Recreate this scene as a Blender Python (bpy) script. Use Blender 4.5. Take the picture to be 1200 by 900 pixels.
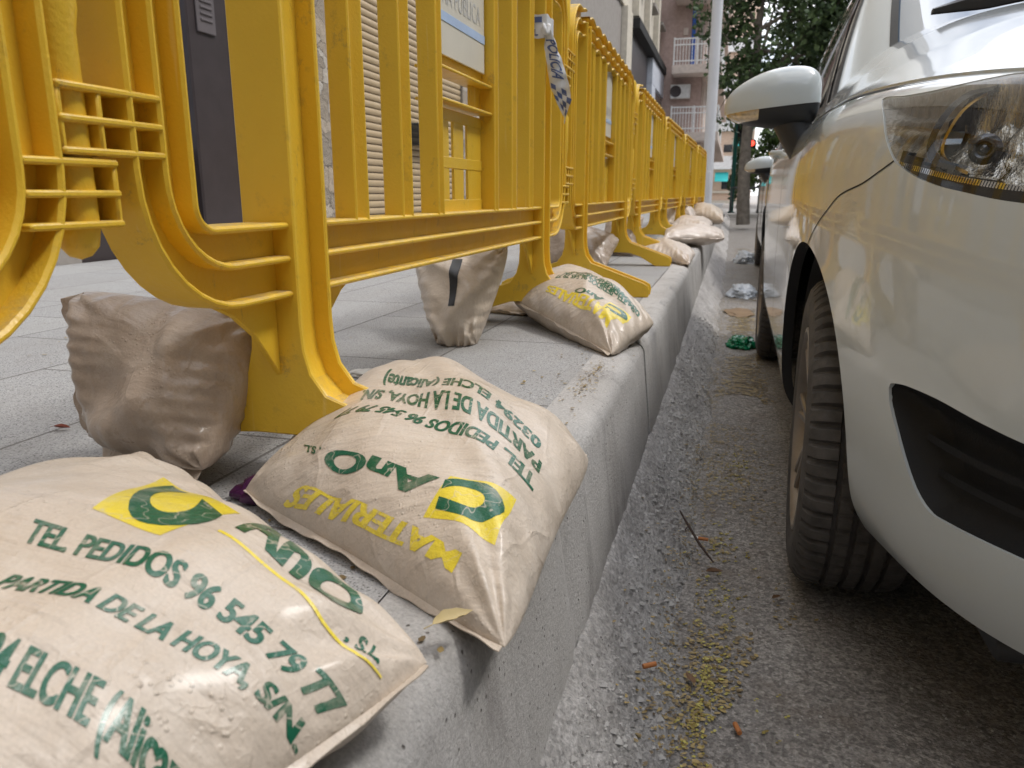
import bpy, bmesh, math, random
import numpy as np
from mathutils import Vector, Matrix, noise as mnoise

# ------------------------------------------------------------------ scene, camera, light
for o in list(bpy.data.objects): bpy.data.objects.remove(o)
scene = bpy.context.scene
COL = scene.collection
R = math.radians
cam_d = bpy.data.cameras.new("camera"); cam = bpy.data.objects.new("camera", cam_d); COL.objects.link(cam)
cam.location = (0, 0, .78)
cam.rotation_euler = (R(90-13.86), 0, R(15.55))
cam_d.sensor_width = 36; cam_d.lens = 27
cam_d.clip_start = .02; cam_d.clip_end = 2000
cam_d.dof.use_dof = True; cam_d.dof.focus_distance = 1.15; cam_d.dof.aperture_fstop = 11
scene.camera = cam

SUN_EL, SUN_AZ = R(58), R(75)          # azimuth clockwise from +Y (street direction)
world = bpy.data.worlds.new("World"); scene.world = world; world.use_nodes = True
nt = world.node_tree; nt.nodes.clear()
out = nt.nodes.new('ShaderNodeOutputWorld'); bg = nt.nodes.new('ShaderNodeBackground')
sky = nt.nodes.new('ShaderNodeTexSky'); sky.sky_type = 'NISHITA'; sky.sun_disc = False
sky.sun_elevation = SUN_EL; sky.sun_rotation = SUN_AZ; sky.dust_density = 2.0
tc = nt.nodes.new('ShaderNodeTexCoord'); mp = nt.nodes.new('ShaderNodeMapping'); mp.inputs['Scale'].default_value = (1, 1, 2.2)
cn = nt.nodes.new('ShaderNodeTexNoise'); cn.inputs['Scale'].default_value = 2.3; cn.inputs['Detail'].default_value = 7; cn.inputs['Roughness'].default_value = .58
cr = nt.nodes.new('ShaderNodeValToRGB'); cr.color_ramp.elements[0].position = .36; cr.color_ramp.elements[1].position = .58
mx = nt.nodes.new('ShaderNodeMix'); mx.data_type = 'RGBA'
mx.inputs[7].default_value = (11.5, 11.6, 12.0, 1)
nt.links.new(tc.outputs['Generated'], mp.inputs[0]); nt.links.new(mp.outputs[0], cn.inputs['Vector'])
nt.links.new(cn.outputs['Fac'], cr.inputs[0]); nt.links.new(cr.outputs[0], mx.inputs[0])
nt.links.new(sky.outputs[0], mx.inputs[6]); nt.links.new(mx.outputs[2], bg.inputs[0])
bg.inputs[1].default_value = .12
nt.links.new(bg.outputs[0], out.inputs[0])

sl = bpy.data.lights.new("sun", 'SUN'); sl.energy = 1.5; sl.angle = R(15); sl.color = (1, .98, .95)
so = bpy.data.objects.new("sun", sl); COL.objects.link(so)
sd = Vector((math.sin(SUN_AZ)*math.cos(SUN_EL), math.cos(SUN_AZ)*math.cos(SUN_EL), math.sin(SUN_EL)))
so.rotation_euler = sd.to_track_quat('Z', 'Y').to_euler(); so.location = (4, 2, 12)
vs = scene.view_settings
scene.display_settings.display_device = 'sRGB'
vs.view_transform = 'Standard'; vs.look = 'None'; vs.gamma = 1; vs.use_curve_mapping = False; vs.exposure = .80

# ------------------------------------------------------------------ materials
def newmat(name):
    m = bpy.data.materials.new(name); m.use_nodes = True
    n = m.node_tree; b = n.nodes['Principled BSDF']
    return m, n, b
def N(n, t, **k):
    x = n.nodes.new(t)
    for a, v in k.items(): setattr(x, a, v)
    return x
def noise(n, scale, detail=4, rough=.6, vec=None, stretch=None):
    x = N(n, 'ShaderNodeTexNoise'); x.inputs['Scale'].default_value = scale
    x.inputs['Detail'].default_value = detail; x.inputs['Roughness'].default_value = rough
    t = N(n, 'ShaderNodeTexCoord')
    src = t.outputs['Object']
    if stretch:
        m = N(n, 'ShaderNodeMapping'); m.inputs['Scale'].default_value = stretch
        n.links.new(src, m.inputs[0]); src = m.outputs[0]
    n.links.new(src, x.inputs['Vector'])
    return x
def ramp(n, src, stops):
    r = N(n, 'ShaderNodeValToRGB'); e = r.color_ramp.elements
    while len(e) < len(stops): e.new(.5)
    for i, (p, c) in enumerate(stops):
        e[i].position = p; e[i].color = (c, c, c, 1) if not isinstance(c, tuple) else (*c, 1)
    n.links.new(src, r.inputs[0]); return r
def mixc(n, fac, a, b, mode='MIX'):
    m = N(n, 'ShaderNodeMix', data_type='RGBA', blend_type=mode)
    for i, v in ((0, fac), (6, a), (7, b)):
        if hasattr(v, 'links'): n.links.new(v, m.inputs[i])
        elif i == 0: m.inputs[0].default_value = v
        else: m.inputs[i].default_value = (*v, 1)
    return m.outputs[2]
def bump(n, b, src, dist, strength=1.0, prev=None):
    u = N(n, 'ShaderNodeBump'); u.inputs['Distance'].default_value = dist; u.inputs['Strength'].default_value = strength
    n.links.new(src, u.inputs['Height'])
    if prev: n.links.new(prev.outputs[0], u.inputs['Normal'])
    n.links.new(u.outputs[0], b.inputs['Normal']); return u
def plain(name, c, rough=.5, metal=0, coat=0, var=.12, vs_=8, bmp=0, bs=60, spec=.5):
    m, n, b = newmat(name)
    nz = noise(n, vs_, 5)
    d = tuple(x*(1-var) for x in c); l = tuple(min(1, x*(1+var)) for x in c)
    rr = ramp(n, nz.outputs['Fac'], [(.3, d), (.7, l)])
    n.links.new(rr.outputs[0], b.inputs['Base Color'])
    b.inputs['Roughness'].default_value = rough; b.inputs['Metallic'].default_value = metal
    b.inputs['Coat Weight'].default_value = coat; b.inputs['Coat Roughness'].default_value = .05
    b.inputs['Specular IOR Level'].default_value = spec
    if bmp: bump(n, b, noise(n, bs, 5).outputs['Fac'], bmp)
    return m

M = {}
def mk_yellow():
    m, n, b = newmat('yellow_plastic')
    a = noise(n, 5, 5); c = ramp(n, a.outputs['Fac'], [(.25, (.75, .468, .03)), (.75, (.83, .54, .045))])
    dn = noise(n, 26, 6, .7); df = ramp(n, dn.outputs['Fac'], [(.60, 0), (.76, 1)])
    sn = noise(n, 60, 3, .6, stretch=(1, 1, .06)); sf = ramp(n, sn.outputs['Fac'], [(.64, 0), (.72, 1)])
    mx_ = N(n, 'ShaderNodeMath', operation='MULTIPLY'); n.links.new(sf.outputs[0], mx_.inputs[0]); mx_.inputs[1].default_value = .4
    c2 = mixc(n, mx_.outputs[0], c.outputs[0], (.86, .66, .25))
    f2 = N(n, 'ShaderNodeMath', operation='MULTIPLY'); n.links.new(df.outputs[0], f2.inputs[0]); f2.inputs[1].default_value = .42
    c3 = mixc(n, f2.outputs[0], c2, (.30, .19, .06))
    ge = N(n, 'ShaderNodeNewGeometry'); sx = N(n, 'ShaderNodeSeparateXYZ'); n.links.new(ge.outputs['True Normal'], sx.inputs[0])
    uf = ramp(n, sx.outputs['Z'], [(.55, 0), (.9, 1)]); du = noise(n, 34, 6, .72); dd = ramp(n, du.outputs['Fac'], [(.40, 0), (.62, .75)])
    mu = N(n, 'ShaderNodeMath', operation='MULTIPLY'); n.links.new(uf.outputs[0], mu.inputs[0]); n.links.new(dd.outputs[0], mu.inputs[1])
    c3 = mixc(n, mu.outputs[0], c3, (.36, .27, .18))
    sc_ = noise(n, 11, 7, .8, stretch=(1, 2.6, .7)); scf = ramp(n, sc_.outputs['Fac'], [(.60, 0), (.655, .6), (.69, 0)])
    c3 = mixc(n, scf.outputs[0], c3, (.42, .27, .07))
    n.links.new(c3, b.inputs['Base Color'])
    rr = ramp(n, noise(n, 40, 4).outputs['Fac'], [(.3, .32), (.7, .5)])
    n.links.new(rr.outputs[0], b.inputs['Roughness'])
    b.inputs['Subsurface Weight'].default_value = .08; b.inputs['Subsurface Radius'].default_value = (.01, .005, .001); b.inputs['Subsurface Scale'].default_value = .3
    bump(n, b, noise(n, 220, 3).outputs['Fac'], .0006)
    return m
M['yellow'] = mk_yellow()
def mk_bag(name, c1, c2, rough=.34, coat=.35, haze=.35):
    m, n, b = newmat(name)
    a = noise(n, 9, 6, .62); c = ramp(n, a.outputs['Fac'], [(.28, c1), (.72, c2)])
    g = noise(n, 420, 3, .6); gf = ramp(n, g.outputs['Fac'], [(.32, .93), (.68, 1.05)])
    c2_ = mixc(n, 1.0, c.outputs[0], gf.outputs[0], 'MULTIPLY')
    # air pockets between film and sand read whitish
    h = noise(n, 16, 5, .7); hf = ramp(n, h.outputs['Fac'], [(.5, 0), (.72, haze)])
    c3 = mixc(n, hf.outputs[0], c2_, (.72, .66, .58))
    n.links.new(c3, b.inputs['Base Color'])
    rr = ramp(n, noise(n, 22, 5, .7).outputs['Fac'], [(.35, rough*.75), (.65, min(1, rough*1.6))])
    n.links.new(rr.outputs[0], b.inputs['Roughness'])
    b.inputs['Coat Weight'].default_value = coat; b.inputs['Coat Roughness'].default_value = .16
    u1 = bump(n, b, noise(n, 40, 4, .55).outputs['Fac'], .0022)
    wv = noise(n, 26, 3, .5, stretch=(.35, 2.4, 1)); u2 = bump(n, b, wv.outputs['Fac'], .005, .8, u1)
    for sc_, st_, am in ((16, (1, .3, .6), .0008), (13, (.35, 1.1, .6), .0008), (60, (1, .6, 1), .0002)):
        cz = noise(n, sc_, 2, .5, stretch=st_); sb_ = N(n, 'ShaderNodeMath', operation='SUBTRACT'); n.links.new(cz.outputs['Fac'], sb_.inputs[0]); sb_.inputs[1].default_value = .5
        ab_ = N(n, 'ShaderNodeMath', operation='ABSOLUTE'); n.links.new(sb_.outputs[0], ab_.inputs[0])
        cr2 = ramp(n, ab_.outputs[0], [(.0, 1), (.035, 0)]); u2 = bump(n, b, cr2.outputs[0], am, .8, u2)
    drop = N(n, 'ShaderNodeTexVoronoi'); drop.inputs['Scale'].default_value = 170
    t = N(n, 'ShaderNodeTexCoord'); n.links.new(t.outputs['Object'], drop.inputs['Vector'])
    dr = ramp(n, drop.outputs['Distance'], [(.0, 1), (.32, 0)])
    dm = ramp(n, noise(n, 12, 3).outputs['Fac'], [(.5, 0), (.62, 1)])
    mm = N(n, 'ShaderNodeMath', operation='MULTIPLY'); n.links.new(dr.outputs[0], mm.inputs[0]); n.links.new(dm.outputs[0], mm.inputs[1])
    bump(n, b, mm.outputs[0], .0011, 1, u2)
    return m
M['bag'] = mk_bag('sandbag_film', (.535, .445, .35), (.655, .56, .46), .42, .22)
M['bag_brown'] = mk_bag('brown_sandbag_film', (.38, .295, .225), (.51, .405, .32), .3, .3, .2)
M['bag_pale'] = mk_bag('pale_sandbag_film', (.56, .47, .39), (.72, .63, .55), .4, .25)
def mk_print(name, c, wear):
    m, n, b = newmat(name)
    w = noise(n, 18, 6, .72); f = ramp(n, w.outputs['Fac'], [(.52, .0), (.76, wear*.75)])
    k = noise(n, 70, 5, .75, stretch=(1, .4, 1)); kf = ramp(n, k.outputs['Fac'], [(.62, 0), (.70, wear)])
    ck = noise(n, 30, 2, .5); sb_ = N(n, 'ShaderNodeMath', operation='SUBTRACT'); n.links.new(ck.outputs['Fac'], sb_.inputs[0]); sb_.inputs[1].default_value = .5
    ab_ = N(n, 'ShaderNodeMath', operation='ABSOLUTE'); n.links.new(sb_.outputs[0], ab_.inputs[0]); cf = ramp(n, ab_.outputs[0], [(.0, wear*.9), (.012, 0)])
    m1 = N(n, 'ShaderNodeMath', operation='MAXIMUM'); n.links.new(f.outputs[0], m1.inputs[0]); n.links.new(kf.outputs[0], m1.inputs[1])
    m2 = N(n, 'ShaderNodeMath', operation='MAXIMUM'); n.links.new(m1.outputs[0], m2.inputs[0]); n.links.new(cf.outputs[0], m2.inputs[1])
    n.links.new(mixc(n, m2.outputs[0], c, (.58, .50, .40)), b.inputs['Base Color'])
    b.inputs['Roughness'].default_value = .3; b.inputs['Coat Weight'].default_value = .4; b.inputs['Coat Roughness'].default_value = .15
    bump(n, b, noise(n, 55, 5, .62).outputs['Fac'], .0028)
    return m
M['green_print'] = mk_print('green_print', (.004, .105, .052), .8)
M['yellow_print'] = mk_print('yellow_print', (.80, .63, .05), .6)
M['black_tape'] = plain('black_tape', (.018, .017, .018), .4)
M['paint'] = None
def mk_paint(name, c, dirt=.2):
    m, n, b = newmat(name)
    a = noise(n, 3, 5, .6); g = noise(n, 30, 6, .7); gf = ramp(n, g.outputs['Fac'], [(.5, 0), (.8, dirt)])
    # road film thickens towards the sills
    n.links.new(mixc(n, gf.outputs[0], c, tuple(x*.55 for x in (c[0], c[1]*.95, c[2]*.85))), b.inputs['Base Color'])
    b.inputs['Roughness'].default_value = .28
    b.inputs['Coat Weight'].default_value = 1; b.inputs['Coat Roughness'].default_value = .045; b.inputs['Specular IOR Level'].default_value = .5
    return m
M['paint'] = mk_paint('white_car_paint', (.53, .575, .585), .05)
M['dark_paint'] = mk_paint('dark_grey_car_paint', (.05, .053, .06), .1)
M['blackplastic'] = plain('black_plastic', (.017, .018, .021), .42, bmp=.0004, bs=400)
M['matt_black'] = plain('matt_black', (.012, .012, .012), .75)
M['rubber'] = plain('tyre_rubber', (.07, .064, .059), .8, var=.35, vs_=30, bmp=.0012, bs=160)
M['alloy'] = plain('alloy', (.27, .235, .20), .42, metal=.6, var=.2, vs_=12)
M['chrome'] = plain('chrome', (.82, .82, .82), .07, metal=1, var=.03)
M['amber'] = plain('amber_reflection', (.55, .33, .05), .2, metal=.6, var=.05)
def mk_lens(name, tint, fac=.16):
    m, n, b = newmat(name); n.nodes.remove(b)
    tr = N(n, 'ShaderNodeBsdfTransparent'); tr.inputs[0].default_value = (*tint, 1)
    gl = N(n, 'ShaderNodeBsdfGlossy'); gl.inputs['Roughness'].default_value = .02
    lw = N(n, 'ShaderNodeLayerWeight'); pw = N(n, 'ShaderNodeMath', operation='POWER'); pw.inputs[1].default_value = 4.5; n.links.new(lw.outputs['Facing'], pw.inputs[0])
    ma = N(n, 'ShaderNodeMath', operation='MULTIPLY_ADD'); ma.inputs[1].default_value = .85; ma.inputs[2].default_value = .055; n.links.new(pw.outputs[0], ma.inputs[0])
    ms = N(n, 'ShaderNodeMixShader'); n.links.new(ma.outputs[0], ms.inputs[0])
    n.links.new(tr.outputs[0], ms.inputs[1]); n.links.new(gl.outputs[0], ms.inputs[2])
    n.links.new(ms.outputs[0], n.nodes['Material Output'].inputs[0]); return m
M['lens'] = mk_lens('clear_lens', (.84, .84, .82))
def mk_carglass(name, c, ior):
    m, n, b = newmat(name); b.inputs['Base Color'].default_value = (*c, 1); b.inputs['Roughness'].default_value = .02; b.inputs['IOR'].default_value = ior
    g = noise(n, 20, 5); r_ = ramp(n, g.outputs['Fac'], [(.4, .015), (.8, .09)]); n.links.new(r_.outputs[0], b.inputs['Roughness']); return m
M['windscreen'] = mk_carglass('windscreen_glass', (.16, .22, .30), 4.0)  # blue base and raised IOR stand in for bright sky reflected in the glass
M['carglass'] = mk_carglass('dark_car_glass', (.012, .013, .014), 1.6)
M['white_panel'] = plain('off_white_sign', (.70, .66, .56), .45, var=.05)
M['blue_print'] = plain('blue_print', (.45, .58, .80), .5)
M['grey_print'] = plain('grey_print', (.58, .57, .54), .5)
M['tape_white'] = plain('white_tape', (.72, .72, .72), .35, var=.04, bmp=.001, bs=80)
M['tape_blue'] = plain('blue_tape_print', (.09, .13, .29), .4)

def mk_asphalt():
    m, n, b = newmat('asphalt')
    a = noise(n, 2.2, 7, .65); c = ramp(n, a.outputs['Fac'], [(.3, (.21, .19, .172)), (.7, (.35, .325, .297))])
    s = noise(n, 190, 3, .6); sf = ramp(n, s.outputs['Fac'], [(.3, .55), (.7, 1.45)])
    c2 = mixc(n, 1, c.outputs[0], sf.outputs[0], 'MULTIPLY')
    sp = N(n, 'ShaderNodeTexVoronoi'); sp.inputs['Scale'].default_value = 130; tt = N(n, 'ShaderNodeTexCoord'); n.links.new(tt.outputs['Object'], sp.inputs['Vector'])
    sq = N(n, 'ShaderNodeSeparateColor'); n.links.new(sp.outputs['Color'], sq.inputs[0]); sr = ramp(n, sq.outputs[0], [(.1, .55), (.5, 1.0), (.95, 1.5)])
    c2 = mixc(n, .7, c2, mixc(n, 1, c2, sr.outputs[0], 'MULTIPLY'))
    st = noise(n, 5, 6, .7); stf = ramp(n, st.outputs['Fac'], [(.52, 0), (.75, .5)])
    c3 = mixc(n, stf.outputs[0], c2, (.16, .11, .068))
    n.links.new(c3, b.inputs['Base Color'])
    rr = ramp(n, a.outputs['Fac'], [(.35, .5), (.6, .85)]); n.links.new(rr.outputs[0], b.inputs['Roughness'])
    u = bump(n, b, noise(n, 120, 6, .7).outputs['Fac'], .006)
    bump(n, b, noise(n, 14, 4).outputs['Fac'], .012, .6, u)
    return m
M['asphalt'] = mk_asphalt()
def mk_rubble():
    m, n, b = newmat('rough_concrete')
    a = noise(n, 5, 7, .7); c = ramp(n, a.outputs['Fac'], [(.25, (.36, .335, .31)), (.5, (.57, .54, .51)), (.75, (.70, .67, .64))])
    s = noise(n, 140, 4, .7); sf = ramp(n, s.outputs['Fac'], [(.3, .6), (.7, 1.3)])
    d = noise(n, 22, 6, .75); df = ramp(n, d.outputs['Fac'], [(.55, 0), (.7, .6)])
    c2 = mixc(n, 1, c.outputs[0], sf.outputs[0], 'MULTIPLY')
    n.links.new(mixc(n, df.outputs[0], c2, (.24, .225, .21)), b.inputs['Base Color']); b.inputs['Roughness'].default_value = .9
    u = bump(n, b, noise(n, 70, 8, .75).outputs['Fac'], .012)
    vo = N(n, 'ShaderNodeTexVoronoi'); vo.inputs['Scale'].default_value = 75; t = N(n, 'ShaderNodeTexCoord'); n.links.new(t.outputs['Object'], vo.inputs['Vector'])
    bump(n, b, vo.outputs['Distance'], -.008, .7, u)
    return m
M['rubble'] = mk_rubble()
def mk_kerb():
    m, n, b = newmat('kerb_concrete')
    a = noise(n, 4, 7, .65); c = ramp(n, a.outputs['Fac'], [(.3, (.41, .39, .365)), (.7, (.545, .525, .50))])
    s = noise(n, 260, 3, .6); sf = ramp(n, s.outputs['Fac'], [(.3, .8), (.7, 1.15)])
    c2 = mixc(n, 1, c.outputs[0], sf.outputs[0], 'MULTIPLY')
    st = noise(n, 9, 6, .7, stretch=(1, 1, .25)); stf = ramp(n, st.outputs['Fac'], [(.54, 0), (.68, .5)])
    wt = noise(n, 14, 5, .7, stretch=(1, .6, .3)); wf = ramp(n, wt.outputs['Fac'], [(.64, 0), (.70, .7)])
    c3 = mixc(n, stf.outputs[0], c2, (.20, .18, .165))
    pit = N(n, 'ShaderNodeTexVoronoi'); pit.inputs['Scale'].default_value = 60; t = N(n, 'ShaderNodeTexCoord'); n.links.new(t.outputs['Object'], pit.inputs['Vector'])
    pf = ramp(n, pit.outputs['Distance'], [(.07, 1), (.13, 0)])
    c4 = mixc(n, pf.outputs[0], mixc(n, wf.outputs[0], c3, (.55, .53, .50)), (.17, .155, .14))
    n.links.new(c4, b.inputs['Base Color'])
    b.inputs['Roughness'].default_value = .82
    u = bump(n, b, noise(n, 160, 6, .7).outputs['Fac'], .0035)
    bump(n, b, pf.outputs[0], -.002, 1, u)
    return m
M['kerb'] = mk_kerb()
def mk_pave():
    m, n, b = newmat('granite_paving')
    t = N(n, 'ShaderNodeTexCoord')
    br = N(n, 'ShaderNodeTexBrick'); br.offset = .5; br.inputs['Scale'].default_value = 1
    br.inputs['Mortar Size'].default_value = .003; br.inputs['Brick Width'].default_value = .60; br.inputs['Row Height'].default_value = .40
    br.inputs['Color1'].default_value = (.34, .335, .33, 1); br.inputs['Color2'].default_value = (.385, .38, .37, 1); br.inputs['Mortar'].default_value = (.15, .14, .13, 1)
    mp_ = N(n, 'ShaderNodeMapping'); mp_.inputs['Rotation'].default_value = (0, 0, R(90)); mp_.inputs['Location'].default_value = (.12, .245, 0)
    n.links.new(t.outputs['Object'], mp_.inputs[0]); n.links.new(mp_.outputs[0], br.inputs['Vector'])
    s = noise(n, 330, 3, .55); sf = ramp(n, s.outputs['Fac'], [(.33, .18), (.43, .88), (.6, 1.0), (.70, 1.45)])
    c = mixc(n, 1, br.outputs['Color'], sf.outputs[0], 'MULTIPLY')
    a = noise(n, 3, 6, .7); af = ramp(n, a.outputs['Fac'], [(.45, 0), (.8, .55)])
    gv = N(n, 'ShaderNodeTexVoronoi'); gv.inputs['Scale'].default_value = 3.2; n.links.new(t.outputs['Object'], gv.inputs['Vector']); gf = ramp(n, gv.outputs['Distance'], [(.045, .55), (.06, 0)])
    c = mixc(n, gf.outputs[0], mixc(n, af.outputs[0], c, (.26, .24, .215)), (.15, .145, .14))
    n.links.new(c, b.inputs['Base Color'])
    b.inputs['Roughness'].default_value = .75
    u = bump(n, b, s.outputs['Fac'], .0016)
    bump(n, b, br.outputs['Fac'], -.003, 1, u)
    return m
M['pave'] = mk_pave()
def mk_stone():
    m, n, b = newmat('rustic_stone')
    t = N(n, 'ShaderNodeTexCoord'); mp_ = N(n, 'ShaderNodeMapping'); mp_.inputs['Scale'].default_value = (1, 1, 1.8)
    wn = noise(n, 2.5, 4, .6); wa = N(n, 'ShaderNodeVectorMath', operation='MULTIPLY_ADD'); wa.inputs[1].default_value = (.35, .35, .35); n.links.new(wn.outputs['Color'], wa.inputs[0]); n.links.new(t.outputs['Object'], wa.inputs[2]); n.links.new(wa.outputs[0], mp_.inputs[0])
    v = N(n, 'ShaderNodeTexVoronoi', feature='DISTANCE_TO_EDGE'); v.inputs['Scale'].default_value = 4; n.links.new(mp_.outputs[0], v.inputs['Vector'])
    v2 = N(n, 'ShaderNodeTexVoronoi'); v2.inputs['Scale'].default_value = 4; n.links.new(mp_.outputs[0], v2.inputs['Vector'])
    bw = N(n, 'ShaderNodeSeparateColor'); n.links.new(v2.outputs['Color'], bw.inputs[0])
    c = ramp(n, bw.outputs[0], [(.1, (.30, .26, .21)), (.5, (.42, .35, .27)), (.9, (.50, .46, .40))])
    e = ramp(n, v.outputs['Distance'], [(.004, .35), (.02, 1)])
    n.links.new(mixc(n, e.outputs[0], (.17, .15, .13), c.outputs[0]), b.inputs['Base Color']); b.inputs['Roughness'].default_value = .9
    u = bump(n, b, e.outputs[0], .02); bump(n, b, noise(n, 14, 7, .7).outputs['Fac'], .03, 1, u); return m
M['stone'] = mk_stone()
M['pillar'] = plain('dark_aluminium', (.055, .044, .046), .4, metal=.2)
M['grey_metal'] = plain('grey_metal', (.30, .32, .34), .35, metal=.6)
M['shutter'] = plain('cream_shutter', (.45, .345, .21), .5, var=.06)
M['shutter_dark'] = plain('shutter_groove', (.13, .10, .08), .7)
M['cream'] = plain('cream_render', (.60, .55, .46), .85, bmp=.004, bs=30)
M['grey_render'] = plain('grey_brown_render', (.30, .275, .25), .85, bmp=.004, bs=30)
M['concrete_grey'] = plain('grey_concrete', (.33, .345, .35), .85)
M['pink'] = plain('pink_render', (.47, .35, .31), .85, bmp=.004, bs=30)
M['pale_pink'] = plain('pale_pink_render', (.62, .53, .47), .85)
M['peach'] = plain('peach_render', (.62, .47, .36), .85)
M['white_render'] = plain('white_render', (.75, .75, .74), .8)
M['white_metal'] = plain('white_metal', (.68, .70, .73), .45, var=.04)
M['white_sign'] = plain('white_sign_panel', (.62, .66, .74), .4)
M['dark_glass'] = plain('window_glass', (.03, .035, .04), .08, spec=.8)
M['blue_glass'] = plain('shop_window_glass', (.60, .66, .76), .3, spec=.9, var=.25, vs_=2)
M['turquoise'] = plain('turquoise_fabric', (.03, .42, .42), .7)
M['blue_pipe'] = plain('blue_fabric', (.02, .10, .42), .6)
M['green_metal'] = plain('green_metal', (.006, .085, .065), .4)
M['steel_post'] = plain('dark_steel', (.07, .075, .08), .45)
M['lamp_post'] = plain('pale_painted_steel', (.70, .72, .76), .5, var=.05, vs_=3, bmp=.0008, bs=20)
M['bark'] = plain('grey_bark', (.20, .175, .145), .9, var=.35, vs_=9, bmp=.02, bs=14)
def mk_leaf(name, a, b_):
    m, n, b = newmat(name)
    g = N(n, 'ShaderNodeNewGeometry'); r_ = ramp(n, g.outputs['Random Per Island'], [(0, a), (1, b_)])
    n.links.new(r_.outputs[0], b.inputs['Base Color']); b.inputs['Roughness'].default_value = .5
    b.inputs['Transmission Weight'].default_value = 0
    b.inputs['Subsurface Weight'].default_value = .0
    return m
M['leaf'] = mk_leaf('tree_leaf', (.026, .055, .02), (.10, .16, .055))
M['leaf_light'] = mk_leaf('light_leaf', (.04, .09, .02), (.14, .22, .06))
M['blossom'] = mk_leaf('fallen_blossom', (.22, .15, .03), (.52, .46, .12))
M['litter_brown'] = mk_leaf('litter_brown', (.10, .065, .03), (.40, .29, .10))
M['pebble'] = mk_leaf('pebble', (.22, .205, .19), (.50, .48, .45))
M['dry_leaf'] = plain('dry_leaf', (.16, .085, .04), .7)
M['tan_leaf'] = plain('tan_leaf', (.46, .36, .17), .6)
M['cardboard'] = plain('cardboard', (.24, .16, .09), .8)
M['twig'] = plain('twig', (.07, .045, .035), .8)
M['cig_filter'] = plain('cigarette_filter', (.46, .17, .05), .7)
M['paper'] = plain('cigarette_paper', (.72, .70, .66), .7)
M['green_bag'] = plain('green_film', (.004, .20, .085), .25)
M['white_bag'] = plain('white_film', (.62, .66, .70), .3)
M['purple_bag'] = plain('purple_film', (.06, .012, .055), .25)
def emis(name, c, s):
    m, n, b = newmat(name); b.inputs['Base Color'].default_value = (*c, 1); b.inputs['Emission Color'].default_value = (*c, 1); b.inputs['Emission Strength'].default_value = s; return m
M['red_light'] = emis('red_signal_light', (1, .05, .03), 3.0)

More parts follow.
